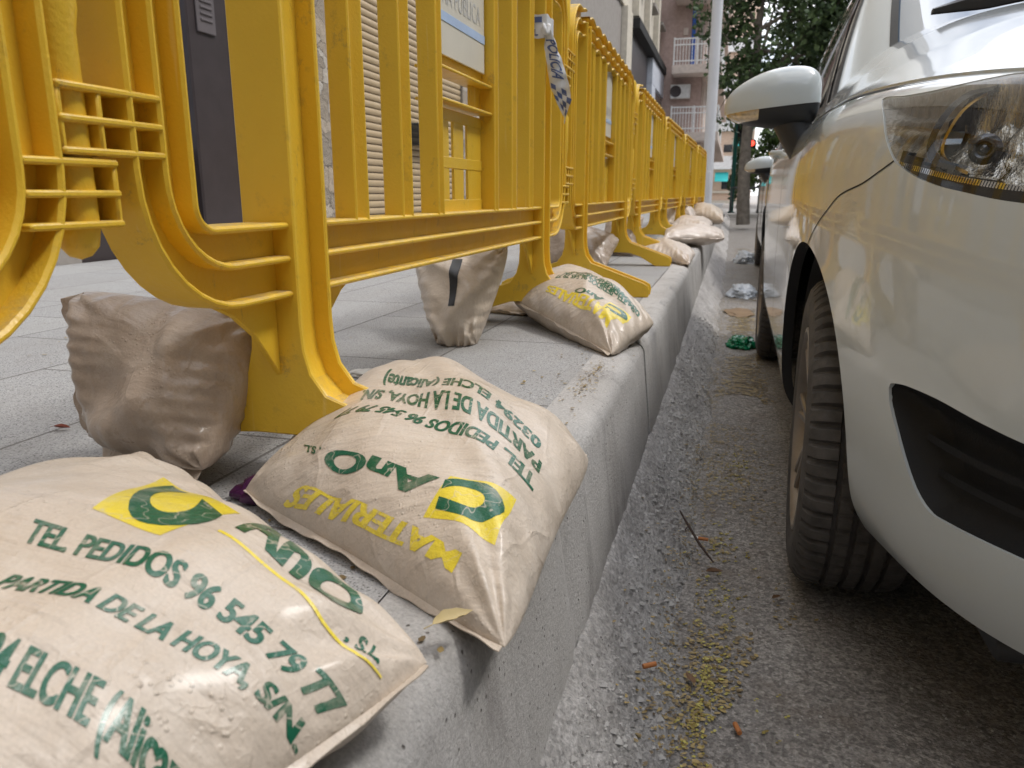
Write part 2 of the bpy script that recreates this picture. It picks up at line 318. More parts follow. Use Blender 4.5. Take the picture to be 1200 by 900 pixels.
# ------------------------------------------------------------------ mesh helpers
class MB:
    def __init__(s): s.v = []; s.f = []; s.m = []
    def add(s, vs, fs, m=0):
        o = len(s.v); s.v += [tuple(map(float, p)) for p in vs]
        for f in fs: s.f.append([i+o for i in f]); s.m.append(m)
    def cbox(s, c, d, ch=.003, m=0, rot=0):
        """chamfered box, centre c, size d"""
        hx, hy, hz = d[0]/2, d[1]/2, d[2]/2; ch = min(ch, hx*.6, hy*.6, hz*.6)
        V = []; idx = {}
        cs, sn = math.cos(rot), math.sin(rot)
        for sx in (-1, 1):
            for sy in (-1, 1):
                for sz in (-1, 1):
                    for ax in range(3):
                        p = [sx*(hx-ch), sy*(hy-ch), sz*(hz-ch)]
                        p[ax] = (sx*hx, sy*hy, sz*hz)[ax]
                        idx[(sx, sy, sz, ax)] = len(V)
                        V.append((c[0]+p[0]*cs-p[1]*sn, c[1]+p[0]*sn+p[1]*cs, c[2]+p[2]))
        F = []
        I = lambda a, b, cc, ax: idx[(a, b, cc, ax)]
        for q in (-1, 1):
            F.append([I(q, -1, -1, 0), I(q, 1, -1, 0), I(q, 1, 1, 0), I(q, -1, 1, 0)][::q])
            F.append([I(-1, q, -1, 1), I(-1, q, 1, 1), I(1, q, 1, 1), I(1, q, -1, 1)][::q])
            F.append([I(-1, -1, q, 2), I(1, -1, q, 2), I(1, 1, q, 2), I(-1, 1, q, 2)][::q])
        for a in (-1, 1):
            for b in (-1, 1):
                F.append([I(-1, a, b, 1), I(1, a, b, 1), I(1, a, b, 2), I(-1, a, b, 2)])
                F.append([I(a, -1, b, 0), I(a, 1, b, 0), I(a, 1, b, 2), I(a, -1, b, 2)])
                F.append([I(a, b, -1, 0), I(a, b, 1, 0), I(a, b, 1, 1), I(a, b, -1, 1)])
                for z in (-1, 1): F.append([I(a, b, z, 0), I(a, b, z, 1), I(a, b, z, 2)])
        s.add(V, F, m)
    def prism(s, outline, mp, t0, t1, ch=0, m=0):
        """outline: 2D polygon; mp(x, y, t) -> xyz"""
        n = len(outline); P = [Vector(p) for p in outline]
        area = sum(P[i].x*P[(i+1) % n].y-P[(i+1) % n].x*P[i].y for i in range(n))
        sg = 1 if area > 0 else -1
        ins = []
        for i in range(n):
            a = (P[i]-P[i-1]); b = (P[(i+1) % n]-P[i])
            na = Vector((-a.y, a.x)).normalized(); nb = Vector((-b.y, b.x)).normalized()
            nn = (na+nb); l = nn.length
            nn = nn/l if l > 1e-6 else na
            k = 1/max(.4, nn.dot(na)); ins.append(P[i]+nn*sg*ch*k)
        V = []; rings = []
        seq = [(ins, t0), (P, t0+ch), (P, t1-ch), (ins, t1)] if ch else [(P, t0), (P, t1)]
        for pts, t in seq:
            rings.append(len(V)); V += [mp(p.x, p.y, t) for p in pts]
        F = []
        for a, b in zip(rings[:-1], rings[1:]):
            for i in range(n): F.append([a+i, a+(i+1) % n, b+(i+1) % n, b+i])
        F.append([rings[0]+i for i in range(n)][::-1]); F.append([rings[-1]+i for i in range(n)])
        s.add(V, F, m)
    def tube(s, pts, r, n=10, m=0, cap=True):
        pts = [Vector(p) for p in pts]; rr = r if isinstance(r, (list, tuple)) else [r]*len(pts)
        V = []; F = []
        t0 = (pts[1]-pts[0]).normalized(); u = t0.orthogonal().normalized()
        for i, p in enumerate(pts):
            t = ((pts[min(i+1, len(pts)-1)]-pts[max(i-1, 0)])).normalized()
            u = (u-t*u.dot(t)).normalized(); w = t.cross(u)
            for k in range(n):
                a = 2*math.pi*k/n; V.append(p+(u*math.cos(a)+w*math.sin(a))*rr[i])
        for i in range(len(pts)-1):
            for k in range(n): F.append([i*n+k, i*n+(k+1) % n, (i+1)*n+(k+1) % n, (i+1)*n+k])
        if cap: F.append(list(range(n))[::-1]); F.append([(len(pts)-1)*n+k for k in range(n)])
        s.add(V, F, m)
    def lathe(s, prof, mp, n=32, m=0, close=False):
        """prof: list of (radius, axial); mp(a_cos*r, a_sin*r, axial)"""
        V = []; F = []; k = len(prof)
        for i in range(n):
            a = 2*math.pi*i/n
            for r, z in prof: V.append(mp(r*math.cos(a), r*math.sin(a), z))
        for i in range(n):
            j = (i+1) % n
            for q in range(k-1 if not close else k):
                q2 = (q+1) % k
                F.append([i*k+q, j*k+q, j*k+q2, i*k+q2])
        s.add(V, F, m)
    def grid(s, P, m=0, closed_u=False):
        nu = len(P); nv = len(P[0]); V = [p for r_ in P for p in r_]; F = []
        for i in range(nu if closed_u else nu-1):
            for j in range(nv-1):
                i2 = (i+1) % nu
                F.append([i*nv+j, i2*nv+j, i2*nv+j+1, i*nv+j+1])
        s.add(V, F, m)
    def build(s, name, mats, parent=None, smooth=35, loc=None, recalc=True, merge=0):
        me = bpy.data.meshes.new(name); me.from_pydata(s.v, [], s.f)
        mats = mats if isinstance(mats, (list, tuple)) else [mats]
        for m in mats: me.materials.append(m)
        for p, i in zip(me.polygons, s.m): p.material_index = i
        if recalc or merge:
            bm = bmesh.new(); bm.from_mesh(me)
            if merge: bmesh.ops.remove_doubles(bm, verts=bm.verts, dist=merge)
            if recalc: bmesh.ops.recalc_face_normals(bm, faces=bm.faces)
            bm.to_mesh(me); bm.free()
        if smooth:
            for p in me.polygons: p.use_smooth = True
            me.set_sharp_from_angle(angle=R(smooth))
        me.update()
        o = bpy.data.objects.new(name, me); COL.objects.link(o)
        if parent: o.parent = parent
        if loc: o.location = loc
        return o
def tag(o, label, cat, group=None):
    o['label'] = label; o['category'] = cat
    if group: o['group'] = group
    return o
def thing(name, label, cat, loc=(0, 0, 0), rz=0, group=None):
    o = bpy.data.objects.new(name, None); COL.objects.link(o); o.location = loc; o.rotation_euler = (0, 0, rz)
    o.empty_display_size = .1
    return tag(o, label, cat, group)
def struct(o): o['kind'] = 'structure'; return o
def stuff(o, label, cat): o['kind'] = 'stuff'; return tag(o, label, cat)
def kids(o): return [c for c in bpy.data.objects if c.parent == o]
def dup(o, parent=None, mats=None):
    c = o.copy(); COL.objects.link(c)
    if parent is not None: c.parent = parent
    for ch in kids(o): dup(ch, c)
    return c

# ------------------------------------------------------------------ ==SHAPES== (plain maths, no bpy)
def zs(y):
    """sidewalk level"""
    return .405
def bspl(t):
    return ((1-t)**3/6, (3*t**3-6*t*t+4)/6, (-3*t**3+3*t*t+3*t+1)/6, t**3/6)
def bs_surf(C, u, v):
    """uniform cubic B-spline through a net C[j][k]; ends clamped by mirrored phantom rows"""
    nu, nv, _ = C.shape
    u = min(max(u, 0), nu-1-1e-9); v = min(max(v, 0), nv-1-1e-9)
    i, j = int(u), int(v); bu, bv = bspl(u-i), bspl(v-j)
    p = np.zeros(3)
    for a in range(4):
        ia = i-1+a
        row = np.zeros(3)
        for b in range(4):
            p_ = C_get(C, ia, j-1+b)
            row += bv[b]*p_
        p += bu[a]*row
    return p
def C_get(C, i, j):
    nu, nv, _ = C.shape
    if i < 0: return 2*C_get(C, 0, j)-C_get(C, 1, j)
    if i >= nu: return 2*C_get(C, nu-1, j)-C_get(C, nu-2, j)
    if j < 0: return 2*C[i, 0]-C[i, 1]
    if j >= nv: return 2*C[i, nv-1]-C[i, nv-2]
    return C[i, j]
def pad(C):
    nu, nv, _ = C.shape
    return np.array([[C_get(C, i, j) for j in range(-1, nv+1)] for i in range(-1, nu+1)])
def bs_grid(C, us, vs_):
    Cp = pad(C); nu, nv, _ = C.shape
    def basis(ts, n):
        B = np.zeros((len(ts), n+2))
        for r_, t in enumerate(ts):
            t = min(max(t, 0), n-1-1e-9); i = int(t); B[r_, i:i+4] = bspl(t-i)
        return B
    return np.einsum('ui,ijk,vj->uvk', basis(us, nu), Cp, basis(vs_, nv))
CX = 1.11                                   # car centre line
PLAN = [(1.11, .70), (.85, .712), (.65, .742), (.50, .785), (.39, .85), (.31, .935), (.252, 1.04), (.213, 1.16), (.182, 1.30), (.156, 1.46),
        (.140, 1.62), (.136, 1.80), (.138, 2.05), (.142, 2.4), (.147, 2.9), (.15, 3.4), (.155, 3.9), (.17, 4.3), (.26, 4.55), (.5, 4.66), (1.11, 4.70)]
def lerp_tab(tab, x):
    for (a, fa), (b, fb) in zip(tab[:-1], tab[1:]):
        if x <= b: return fa+(fb-fa)*max(0, (x-a))/(b-a)
    return tab[-1][1]
def body_net():
    P = np.array(PLAN); n = len(P); C = np.zeros((n, 10, 3))
    for j in range(n):
        a = P[max(j-1, 0)]; b = P[min(j+1, n-1)]; t = (b-a)/np.linalg.norm(b-a)
        if j == 0: t = np.array([-1., 0])
        if j == n-1: t = np.array([1., 0])
        nr = np.array([-t[1], t[0]])*-1       # inward normal
        if nr @ (np.array([CX, 2.6])-P[j]) < 0: nr = -nr
        z0 = lerp_tab([(0, .25), (4, .25), (5.5, .25), (7, .262), (9, .26), (20, .26)], j)
        zr = lerp_tab([(0, .865), (3, .885), (5, .905), (7, .93), (8, .94), (10, .955), (13, .975), (20, 1.02)], j)
        fr = max(0, min(1, (8.5-j)/4))        # front-ness
        offs_f = [.045, .014, .002, 0, .002, .008, .02, .045, .095, .15]
        offs_s = [.045, .014, .006, .0, .0, .0, .004, .018, .062, .085]
        zf = [0, .09, .22, .38, .54, .70, .82, .92, 1.0, 1.02]
        zsd = [0, .06, .20, .38, .56, .72, .84, .94, 1.0, 1.012]
        for k in range(10):
            o = offs_f[k]*fr+offs_s[k]*(1-fr); zz = zf[k]*fr+zsd[k]*(1-fr)
            if j >= 18: o = o*1.6
            C[j, k, :2] = P[j]+nr*o; C[j, k, 2] = z0+(zr-z0)*zz
    return C
BODY = body_net()
def pillow(c, nrm, Tt, Tb, seed, bow=.05, px=2.5, lump=.006, wr=.0035):
    """returns P(u, v, side) for a filled sack; c = corners (-,-) (+,-) (+,+) (-,+)"""
    c = [np.array(p, float) for p in c]; nrm = np.array(nrm, float); nrm /= np.linalg.norm(nrm)
    rg = np.random.RandomState(seed); ph = rg.rand(24)*6.28; fr = 5+rg.rand(24)*9
    def f(u, v, side=1):
        ue = u*(1-bow*(1-v*v)*(.5+.5*abs(u)))
        ve = v*(1-bow*(1-u*u)*(.5+.5*abs(v)))
        kc = 1-.055*(abs(u)*abs(v))**5; ue *= kc; ve *= kc
        b = ((1-ue)*(1-ve)*c[0]+(1+ue)*(1-ve)*c[1]+(1+ue)*(1+ve)*c[2]+(1-ue)*(1+ve)*c[3])/4
        e = max(0, (1-abs(u)**px))**.56*max(0, (1-abs(v)**px))**.56
        T = Tt if side > 0 else Tb
        l = 0
        for i in range(8): l += math.sin(ue*fr[i]*.55+ph[i])*math.sin(ve*fr[i+8]*.55+ph[i+8])
        h = T*e + lump*e*l*.5*(1 if side > 0 else .6)
        # gathered creases running in from the seams and corners
        w = 0
        for k, (p, q) in enumerate(((u, v), (v, u))):
            d = 1-abs(q)
            w += math.exp(-d/.22)*math.sin(p*fr[16+k]*2.3+ph[16+k]+1.6*math.sin(p*4+ph[18+k]+math.copysign(1, q)))*(1-math.exp(-d/.03))
        for k, (su, sv) in enumerate(((-1, -1), (1, -1), (1, 1), (-1, 1))):
            du, dv = u-su, v-sv; r_ = math.hypot(du, dv)
            if r_ > 1e-6: w += 1.5*math.exp(-r_/.42)*math.sin(math.atan2(dv, du)*11+ph[20+k])*min(1, r_/.12)
        d0 = (u*.8+v*.6)*3+ph[3]
        h += wr*w*min(1, e*3)
        h += wr*1.1*e*max(0, math.sin(d0*1.7+1.5*math.sin((u*.6-v*.8)*2.1+ph[5])))**6
        return b+nrm*h*(1 if side > 0 else -1)
    return f
BAGS = dict(
    near=dict(c=[(-0.847, 0.085, 0.441), (-0.417, -0.121, 0.429), (-0.170, 0.461, 0.455), (-0.600, 0.690, 0.488)], n=(0.03, 0.08, 1), Tt=0.1080, Tb=0.0968, seed=3, lump=.0073, wr=.0042),
    second=dict(c=[(-0.572, 0.765, 0.423), (-0.149, 0.536, 0.407), (-0.149, 0.956, 0.441), (-0.605, 1.428, 0.435)], n=(0.02, -0.09, 1), Tt=0.1113, Tb=0.0605, seed=11, lump=.0073, wr=.0042),
    third=dict(c=[(-0.647, 2.251, 0.478), (-0.242, 1.761, 0.411), (-0.163, 2.009, 0.453), (-0.605, 2.965, 0.478)], n=(0.05, -0.22, 1), Tt=0.1029, Tb=0.0847, seed=21, lump=.0073, wr=.0042),
)
def bagP(k): b = BAGS[k]; return pillow(b['c'], b['n'], b['Tt'], b['Tb'], b['seed'], lump=b['lump'], wr=b['wr'])
# ==END==
# ==FIT==
TXT = {
 'second': [
  ('TEL. PEDIDOS 96 545 79 77', 'G', [(0.867,-0.025), (-0.392,-0.533), (-0.442,-0.600), (0.875,-0.133)]),
  ('PARTIDA DE LA HOYA, S/N.', 'G', [(0.842,0.167), (-0.467,-0.258), (-0.367,-0.433), (0.858,0.050)]),
  ('03294 ELCHE (Alicante)', 'G', [(0.800,0.308), (-0.475,0.025), (-0.408,-0.117), (0.800,0.225)]),
  ('#sq', 'Y', [(0.842,-0.350), (0.500,-0.583), (0.433,-0.825), (0.825,-0.692)]),
  ('C', 'G', [(0.817,-0.400), (0.483,-0.617), (0.483,-0.775), (0.817,-0.633)]),
  ('AnO', 'G', [(0.442,-0.633), (-0.333,-0.775), (-0.292,-0.850), (0.433,-0.750)]),
  (', S.L.', 'G', [(-0.383,-0.783), (-0.575,-0.758), (-0.542,-0.800), (-0.367,-0.817)]),
  ('MATERIALES', 'Y', [(0.683,-0.850), (-0.433,-0.933), (-0.550,-0.992), (0.650,-0.925)]),
 ],
 'third': [
  ('TEL. PEDIDOS 96 545 79 77', 'G', [(0.775,0.267), (-0.258,-0.442), (-0.250,-0.550), (0.792,0.117)]),
  ('PARTIDA DE LA HOYA, S/N.', 'G', [(0.875,0.400), (-0.183,-0.283), (-0.200,-0.400), (0.883,0.225)]),
  ('03294 ELCHE (Alicante)', 'G', [(0.925,0.433), (-0.117,-0.133), (-0.108,-0.225), (0.925,0.317)]),
  ('#sq', 'Y', [(0.908,0.092), (0.633,-0.167), (0.642,-0.608), (0.917,-0.317)]),
  ('C', 'G', [(0.892,0.075), (0.650,-0.242), (0.667,-0.517), (0.900,-0.233)]),
  ('AnO', 'G', [(0.558,-0.233), (0.158,-0.508), (0.167,-0.592), (0.592,-0.425)]),
  ('MATERIALES', 'Y', [(0.833,-0.392), (-0.267,-0.733), (-0.275,-0.825), (0.808,-0.767)]),
 ],
 'near': [
  ('TEL. PEDIDOS 96 545 79 77', 'G', [(0.167,0.317), (0.992,0.658), (0.983,0.717), (0.075,0.367)]),
  ('#sq', 'Y', [(0.367,0.550), (0.192,0.833), (-0.300,0.792), (0.092,0.483)]),
  ('C', 'G', [(0.317,0.533), (0.250,0.758), (-0.225,0.792), (0.067,0.550)]),
  ('AnO', 'G', [(0.367,0.742), (0.833,0.808), (0.750,0.917), (0.092,0.933)]),
  (', S.L.', 'G', [(0.858,0.783), (0.958,0.825), (0.917,0.867), (0.842,0.817)]),
  ('PARTIDA DE LA HOYA, S/N.', 'G', [(0.329,0.226), (1.000,0.583), (0.987,0.623), (0.315,0.270)]),
  ('03294 ELCHE (Alicante)', 'G', [(0.508,0.100), (1.058,0.375), (0.994,0.427), (0.444,0.152)]),
  ('#line', 'Y', [(0.392,0.683), (0.600,0.725), (0.808,0.750), (0.925,0.783), (0.983,0.825)]),
 ],
}
HEADLIGHT = [(8.438,7.625), (8.012,7.025), (7.800,6.675), (7.600,6.375), (7.338,6.075), (7.088,5.950), (6.812,5.850), (6.412,5.775), (6.012,5.750), (5.625,5.725), (5.300,5.725), (4.962,5.725), (4.750,5.800), (4.600,6.100), (4.788,6.925), (5.100,7.650), (5.675,8.125), (6.275,8.275), (6.613,8.100), (6.863,7.950), (7.138,7.800), (7.438,7.675), (7.913,7.600)]
FOG_RECESS = [(6.712,3.125), (6.712,3.025), (6.662,2.875), (6.488,2.625), (6.288,2.325), (6.100,2.075), (5.938,1.925), (5.775,1.850), (5.550,1.850), (4.675,1.850), (3.962,1.750), (4.125,3.075), (4.450,3.125), (4.838,3.150), (5.300,3.200), (5.850,3.250), (6.338,3.225), (6.588,3.175)]
SEAM = [(7.338,6.075), (7.612,5.850), (7.975,5.600), (8.550,5.350), (8.938,5.050), (9.425,4.675), (9.825,4.300)]
BEZEL = [(6.575,8.025), (6.800,7.825), (6.900,7.425), (6.912,6.925), (6.900,6.500), (6.800,6.275), (6.600,6.150), (6.363,6.075)]
BULB = [(5.975,6.475)]
# ==ENDFIT==

# ------------------------------------------------------------------ setting: road, apron, kerb, pavement
def rnd_grid(x0, x1, y0, y1, nx, ny, zf):
    return [[(x0+(x1-x0)*i/nx, y0+(y1-y0)*j/ny, zf(x0+(x1-x0)*i/nx, y0+(y1-y0)*j/ny)) for j in range(ny+1)] for i in range(nx+1)]
def fbm(x, y, s, o=4): return mnoise.fractal(Vector((x*s, y*s, .37)), .9, 2.0, o)
g = MB(); g.grid([[(x, y, -.02) for y in (-300, -30, 0, 30, 120, 600)] for x in (-400, -30, 0, 30, 400)])
struct(g.build('ground', M['asphalt'], smooth=0))
g = MB(); g.grid(rnd_grid(-.10, 2.6, -1.2, 12, 90, 440, lambda x, y: .004*fbm(x, y, 3)+.0035*fbm(x+9, y, 14)))
g.grid([[(x, y, 0) for y in (12, 20, 34)] for x in (-.10, 1.2, 2.6)]); g.grid([[(x, y, 0) for y in (-30, 0, 34)] for x in (2.6, 5, 9)])
g.grid([[(x, y, 0) for y in (-30, -10, -1.2)] for x in (-.10, 1, 2.6)])
struct(g.build('road', M['asphalt'], smooth=60))
def apron_z(x, y):
    x0 = -.17; x1 = -.035+.006*math.sin(y*3.1)+.020*fbm(.3, y, 5, 4)+.02*min(1, max(0, (y-2)/8))
    t = max(0, min(1, (x-x0)/(x1-x0)))
    b = .145*(1-t)**1.05*(1-.10*t)
    env = 1-abs(2*t-1)**3
    if x > x1-.012: b -= (x-x1+.012)*.55
    return b + env*(.016*fbm(x, y, 7, 5)+.014*fbm(x+5, y, 26, 4)+.006*fbm(x, y+3, 70, 3)) + .004 + .010*fbm(x, y+7, 18, 3)*(1-t)
g = MB(); g.grid([[(x, y, apron_z(x, y)) for y in [(-1.0+.009*j) for j in range(530)]] for x in [-.175+i*.0072 for i in range(29)]])
g.grid([[(x, y, apron_z(x, y)) for y in [(3.761+.06*j) for j in range(500)]] for x in [-.175+i*.0072 for i in range(29)]])
struct(g.build('concrete_apron', M['rubble'], smooth=60))
# kerb stones, one structure; joints are real gaps and each stone sits a hair off its neighbour
rg = random.Random(4); g = MB()
joints = [-1.5, -.05, .98, 2.02, 3.05, 4.08, 5.10]+[5.10+1.0*i for i in range(1, 16)]
for a, b in zip(joints[:-1], joints[1:]):
    dx = rg.uniform(-.002, .002); dz = rg.uniform(-.0015, .0015)
    prof = [(-.297, -.1), (-.297, 0), (-.228, .0), (-.213, -.004), (-.202, -.013), (-.195, -.028), (-.172, -.24), (-.165, -.36)]
    n = 26; P = []
    for i in range(n+1):
        y = a+.0012+(b-a-.0024)*i/n; e = min(1, min(i, n-i)/1.2)
        row = []
        for k, (x, z) in enumerate(prof):
            w = .003*fbm(y*1.3+k*.13, z*6, 5)*(1 if k > 1 else 0)
            chip = max(0, fbm(y, a, 9, 3)-.18)*.035 if 2 < k < 6 else 0
            row.append((x+dx+w-chip*.8-(1-e)*.004*(k > 2), y, zs(y)+z+dz-chip-(1-e)*.003*(0 < k < 5)))
        P.append(row)
    g.grid(P); g.add(P[0], [list(range(len(prof)))]); g.add(P[-1], [list(range(len(prof)))])
struct(g.build('kerb', M['kerb'], smooth=40))
ys = [-3+.1*i for i in range(90)]+[6+i*.8 for i in range(40)]
g = MB(); g.grid([[(x, y, zs(y)+.0008*fbm(x, y, 2)) for y in ys] for x in [-3.5+.08005*i for i in range(41)]])
struct(g.build('pavement', M['pave'], smooth=60))
g = MB(); g.cbox((0.2, 33.5, .05), (9, 11, .16), .01); struct(g.build('far_pavement', M['kerb'], smooth=30))
# gravel crumbs on the apron
rg = random.Random(8); g = MB()
def pebble(mb, x, y, z, r):
    a = [(1, 0, 0), (-1, 0, 0), (0, 1, 0), (0, -1, 0), (0, 0, 1), (0, 0, -1)]
    rz_ = rg.uniform(0, 6); c, s_ = math.cos(rz_), math.sin(rz_); P = []
    for p in a:
        k = r*rg.uniform(.6, 1.25); X, Y = p[0]*c-p[1]*s_, p[0]*s_+p[1]*c; P.append((x+X*k, y+Y*k, z+p[2]*k*.7))
    mb.add(P, [(0, 2, 4), (2, 1, 4), (1, 3, 4), (3, 0, 4), (2, 0, 5), (1, 2, 5), (3, 1, 5), (0, 3, 5)])
for i in range(9500):
    y = .35+rg.random()**1.7*4.2; x = -.155+rg.betavariate(1.6, 1.5)*.15
    pebble(g, x, y, apron_z(x, y)+.0005, rg.uniform(.0012, .0032) if rg.random() < .86 else rg.uniform(.0035, .0085))
for i in range(5200):
    y = .6+rg.random()**1.6*4.5; x = rg.uniform(-.02, .75)**1.0
    pebble(g, x, y, .004*fbm(x, y, 3)+.0035*fbm(x+9, y, 14)+.0004, rg.uniform(.0009, .0022) if rg.random() < .95 else rg.uniform(.0025, .0045))
stuff(g.build('gravel', M['pebble'], smooth=0), 'loose grey concrete crumbs and gravel on the kerb slope and road edge', 'gravel')

# ------------------------------------------------------------------ yellow plastic barriers
def rr_path(hl, zb, zt, r, wave, n=9, top_n=120):
    """rounded rectangle in (l, h); last value marks wave along the top"""
    P = []
    def arc(cx, cz, a0): return [(cx+r*math.cos(R(a0+90*i/n)), cz+r*math.sin(R(a0+90*i/n))) for i in range(n+1)]
    P += arc(-hl+r, zb+r, 180); P += [(l, zb) for l in (-.701, -.629, .629, .701)]; P += arc(hl-r, zb+r, 270)
    rt_ = .15
    def arct(cx, cz, a0, rr): return [(cx+rr*math.cos(R(a0+90*i/n)), cz+rr*math.sin(R(a0+90*i/n))) for i in range(n+1)]
    rr = max(r, .05)
    P += arct(hl-rr, zt-rr, 0, rr)
    for i in range(1, top_n):
        l = hl-rr-(2*hl-2*rr)*i/top_n
        P.append((l, zt+wave*(abs(math.sin(math.pi*l/.155))-.35)*min(1, i/6, (top_n-i)/6)))
    P += arct(-hl+rr, zt-rr, 90, rr)
    return P
def sweep_rib(mb, path, t, D, c=.0028, m=0, gap=None):
    n = len(path); prof = [(-t/2, -D+c), (-t/2, D-c), (-t/2+c, D), (t/2-c, D), (t/2, D-c), (t/2, -D+c), (t/2-c, -D), (-t/2+c, -D)]
    V = []; k = len(prof)
    for i in range(n):
        a = Vector(path[i-1]); b = Vector(path[(i+1) % n]); tt = (b-a).normalized(); nn = Vector((-tt.y, tt.x))
        p = Vector(path[i])
        for q, d in prof: V.append((d, p.x+nn.x*q, p.y+nn.y*q))
    F = []
    for i in range(n):
        j = (i+1) % n
        if gap and all(gap(path[z]) for z in (i, j)) and abs(path[i][0]-path[j][0]) < .1: continue
        for q in range(k): F.append([i*k+q, i*k+(q+1) % k, j*k+(q+1) % k, j*k+q])
    mb.add(V, F, m)
ZB, ZT = .255, .995
def hsec(w, D, tf, tw):
    c = .0018; x = w/2
    return [(-x, -D+c), (-x, D-c), (-x+c, D), (-x+tf-c, D), (-x+tf, D-c), (-x+tf+.004, tw+.004), (-x+tf+.009, tw), (x-tf-.009, tw), (x-tf-.004, tw+.004), (x-tf, D-c), (x-tf+c, D), (x-c, D), (x, D-c),
            (x, -D+c), (x-c, -D), (x-tf+c, -D), (x-tf, -D+c), (x-tf-.004, -tw-.004), (x-tf-.009, -tw), (-x+tf+.009, -tw), (-x+tf+.004, -tw-.004), (-x+tf, -D+c), (-x+tf-c, -D), (-x+c, -D)]
def make_barrier():
    Y = M['yellow']
    root = thing('plastic_barrier', 'x', 'barrier')
    mb = MB()
    outer = rr_path(.95, ZB, ZT, .14, .016); mid = rr_path(.912, ZB+.043, ZT-.043, .095, .016); inn = rr_path(.874, ZB+.083, ZT-.085, .028, .016)
    for p in (outer, mid, inn): sweep_rib(mb, p, .0078, .0295, gap=lambda q: abs(abs(q[0])-.665) < .0365)
    n = len(outer)
    for d in (-.006, .006):
        V = [(d, *p) for p in outer]+[(d, *p) for p in inn]
        mb.add(V, [[i, (i+1) % n, n+(i+1) % n, n+i] for i in range(n) if not (all(abs(abs(outer[z][0])-.665) < .0365 for z in (i, (i+1) % n)) and abs(outer[i][0]-outer[(i+1) % n][0]) < .1)])
    # rectangular coupling grids at both ends
    def ladder(l0, l1, h0, cells, d0=-.029, d1=.029, vs_=()):
        for k in range(cells+1): mb.cbox(((d0+d1)/2, (l0+l1)/2, h0+k*.0255), (d1-d0+.002, abs(l1-l0), .0062), .0022)
        for l in vs_: mb.cbox(((d0+d1)/2, l, h0+cells*.0255/2), (d1-d0-.002, .0062, cells*.0255+.003), .002)
        mb.cbox((-.004, (l0+l1)/2, h0+cells*.0255/2), (.006, abs(l1-l0)-.004, cells*.0255), .001)
    for h0 in (.410, .770): ladder(-1.031, -.912, h0, 2, vs_=(-1.028, -.986))
    for h0 in (.350, .710): ladder(.912, 1.011, h0, 2, vs_=(1.008, ))
    frame = mb.build('frame', Y, root, 38)
    for h0 in (.410, .770):
        pg = MB(); pr_ = [(.0001, -.130), (.009, -.127), (.0155, -.119), (.0180, -.105), (.0180, .055), (.021, .072), (.021, .17), (.012, .185), (.0001, .187)]
        pg.lathe(pr_, lambda a, b, z, h=h0: (a+.006, b-1.005, h+.04+z), 20); pg.build('coupling_peg', Y, root, 40)
    # balusters
    def bar(l, w, D=.0175, h0=ZB+.085, h1=ZT-.087):
        b = MB(); b.prism(hsec(w, D, .0055, .0025), lambda x, y, t: (y+.012, l+x, t), h0, h1); b.build('baluster', Y, root, 38)
    for l in (-.503, -.333, .333, .503): bar(l, .044)
    for l in (-.178, .178): bar(l, .03, .0185)
    # centre plate with slots below the sign
    c = MB()
    for l, w in ((-.108, .116), (.008, .060), (.112, .092)): c.cbox((-.004, l, .440), (.006, w, .19+.0), .001)
    for zz in (.354, .437, .527): c.cbox((-.0036, 0, zz), (.0075, .32, .022), .001)
    c.cbox((-.0036, 0, .341), (.0075, .32, .02), .001)
    for zz in (.547, .603): c.cbox((.0, 0, zz), (.05, .325, .006), .002)
    for l in (-.125, .125): c.cbox((-.006, l, .575), (.005, .07, .052), .001)
    c.cbox((-.003, 0, .765), (.006, .325, .315), .001)
    c.build('centre_plate', Y, root, 38)
    s_ = MB(); s_.cbox((.007, 0, .78), (.004, .315, .30), .001); sg = s_.build('sign_panel', M['white_panel'], root, 30)
    b2 = MB(); b2.cbox((.0096, 0, .698), (.0012, .315, .017), .0003); b2.build('blue_stripe', M['blue_print'], sg, 0)
    lt = text_mesh('VIA PUBLICA', .006)
    l2 = MB(); V, F = lt; l2.add([(.0098, -.11+x*.24, .722+y*.036) for x, y in V], F); l2.build('lettering', M['grey_print'], sg, 0, recalc=False)
    # legs: two flanges with a recessed web, both ends spread into feet
    half = [(.036, .965), (.036, .215), (.038, .182), (.046, .152), (.066, .125), (.262, .055), (.283, .043), (.288, .026), (.285, .004), (.277, 0), (.205, 0), (.188, .010), (.125, .048), (.065, .067), (.04, .069)]
    full = half+[(-x, z) for x, z in half[::-1]]
    hc = [(.012, .96), (.012, .205), (.015, .168), (.026, .136), (.05, .110), (.245, .042), (.263, .028), (.265, .006), (.205, .004), (.19, .014), (.125, .052), (.065, .071), (.04, .073)]
    core = hc+[(-x, z) for x, z in hc[::-1]]
    for lc in (-.665, .665):
        lg = MB()
        for s in (-1, 1):
            a, b = sorted((s*.042, s*.034)); lg.prism(full, lambda x, y, t: (x, lc+t, y), a, b, .002)
            tri = [(lc+s*.0425, .150), (lc+s*.0425, ZB-.0035), (lc+s*.16, ZB-.0035), (lc+s*.13, .238), (lc+s*.09, .208)]
            lg.prism(tri, lambda x, y, t: (t, x, y), -.004, .004, .0012)
        lg.prism(core, lambda x, y, t: (x, lc+t, y), -.0342, .0342, 0)
        lg.build('leg', Y, root, 38)
    return root
_tc = {}
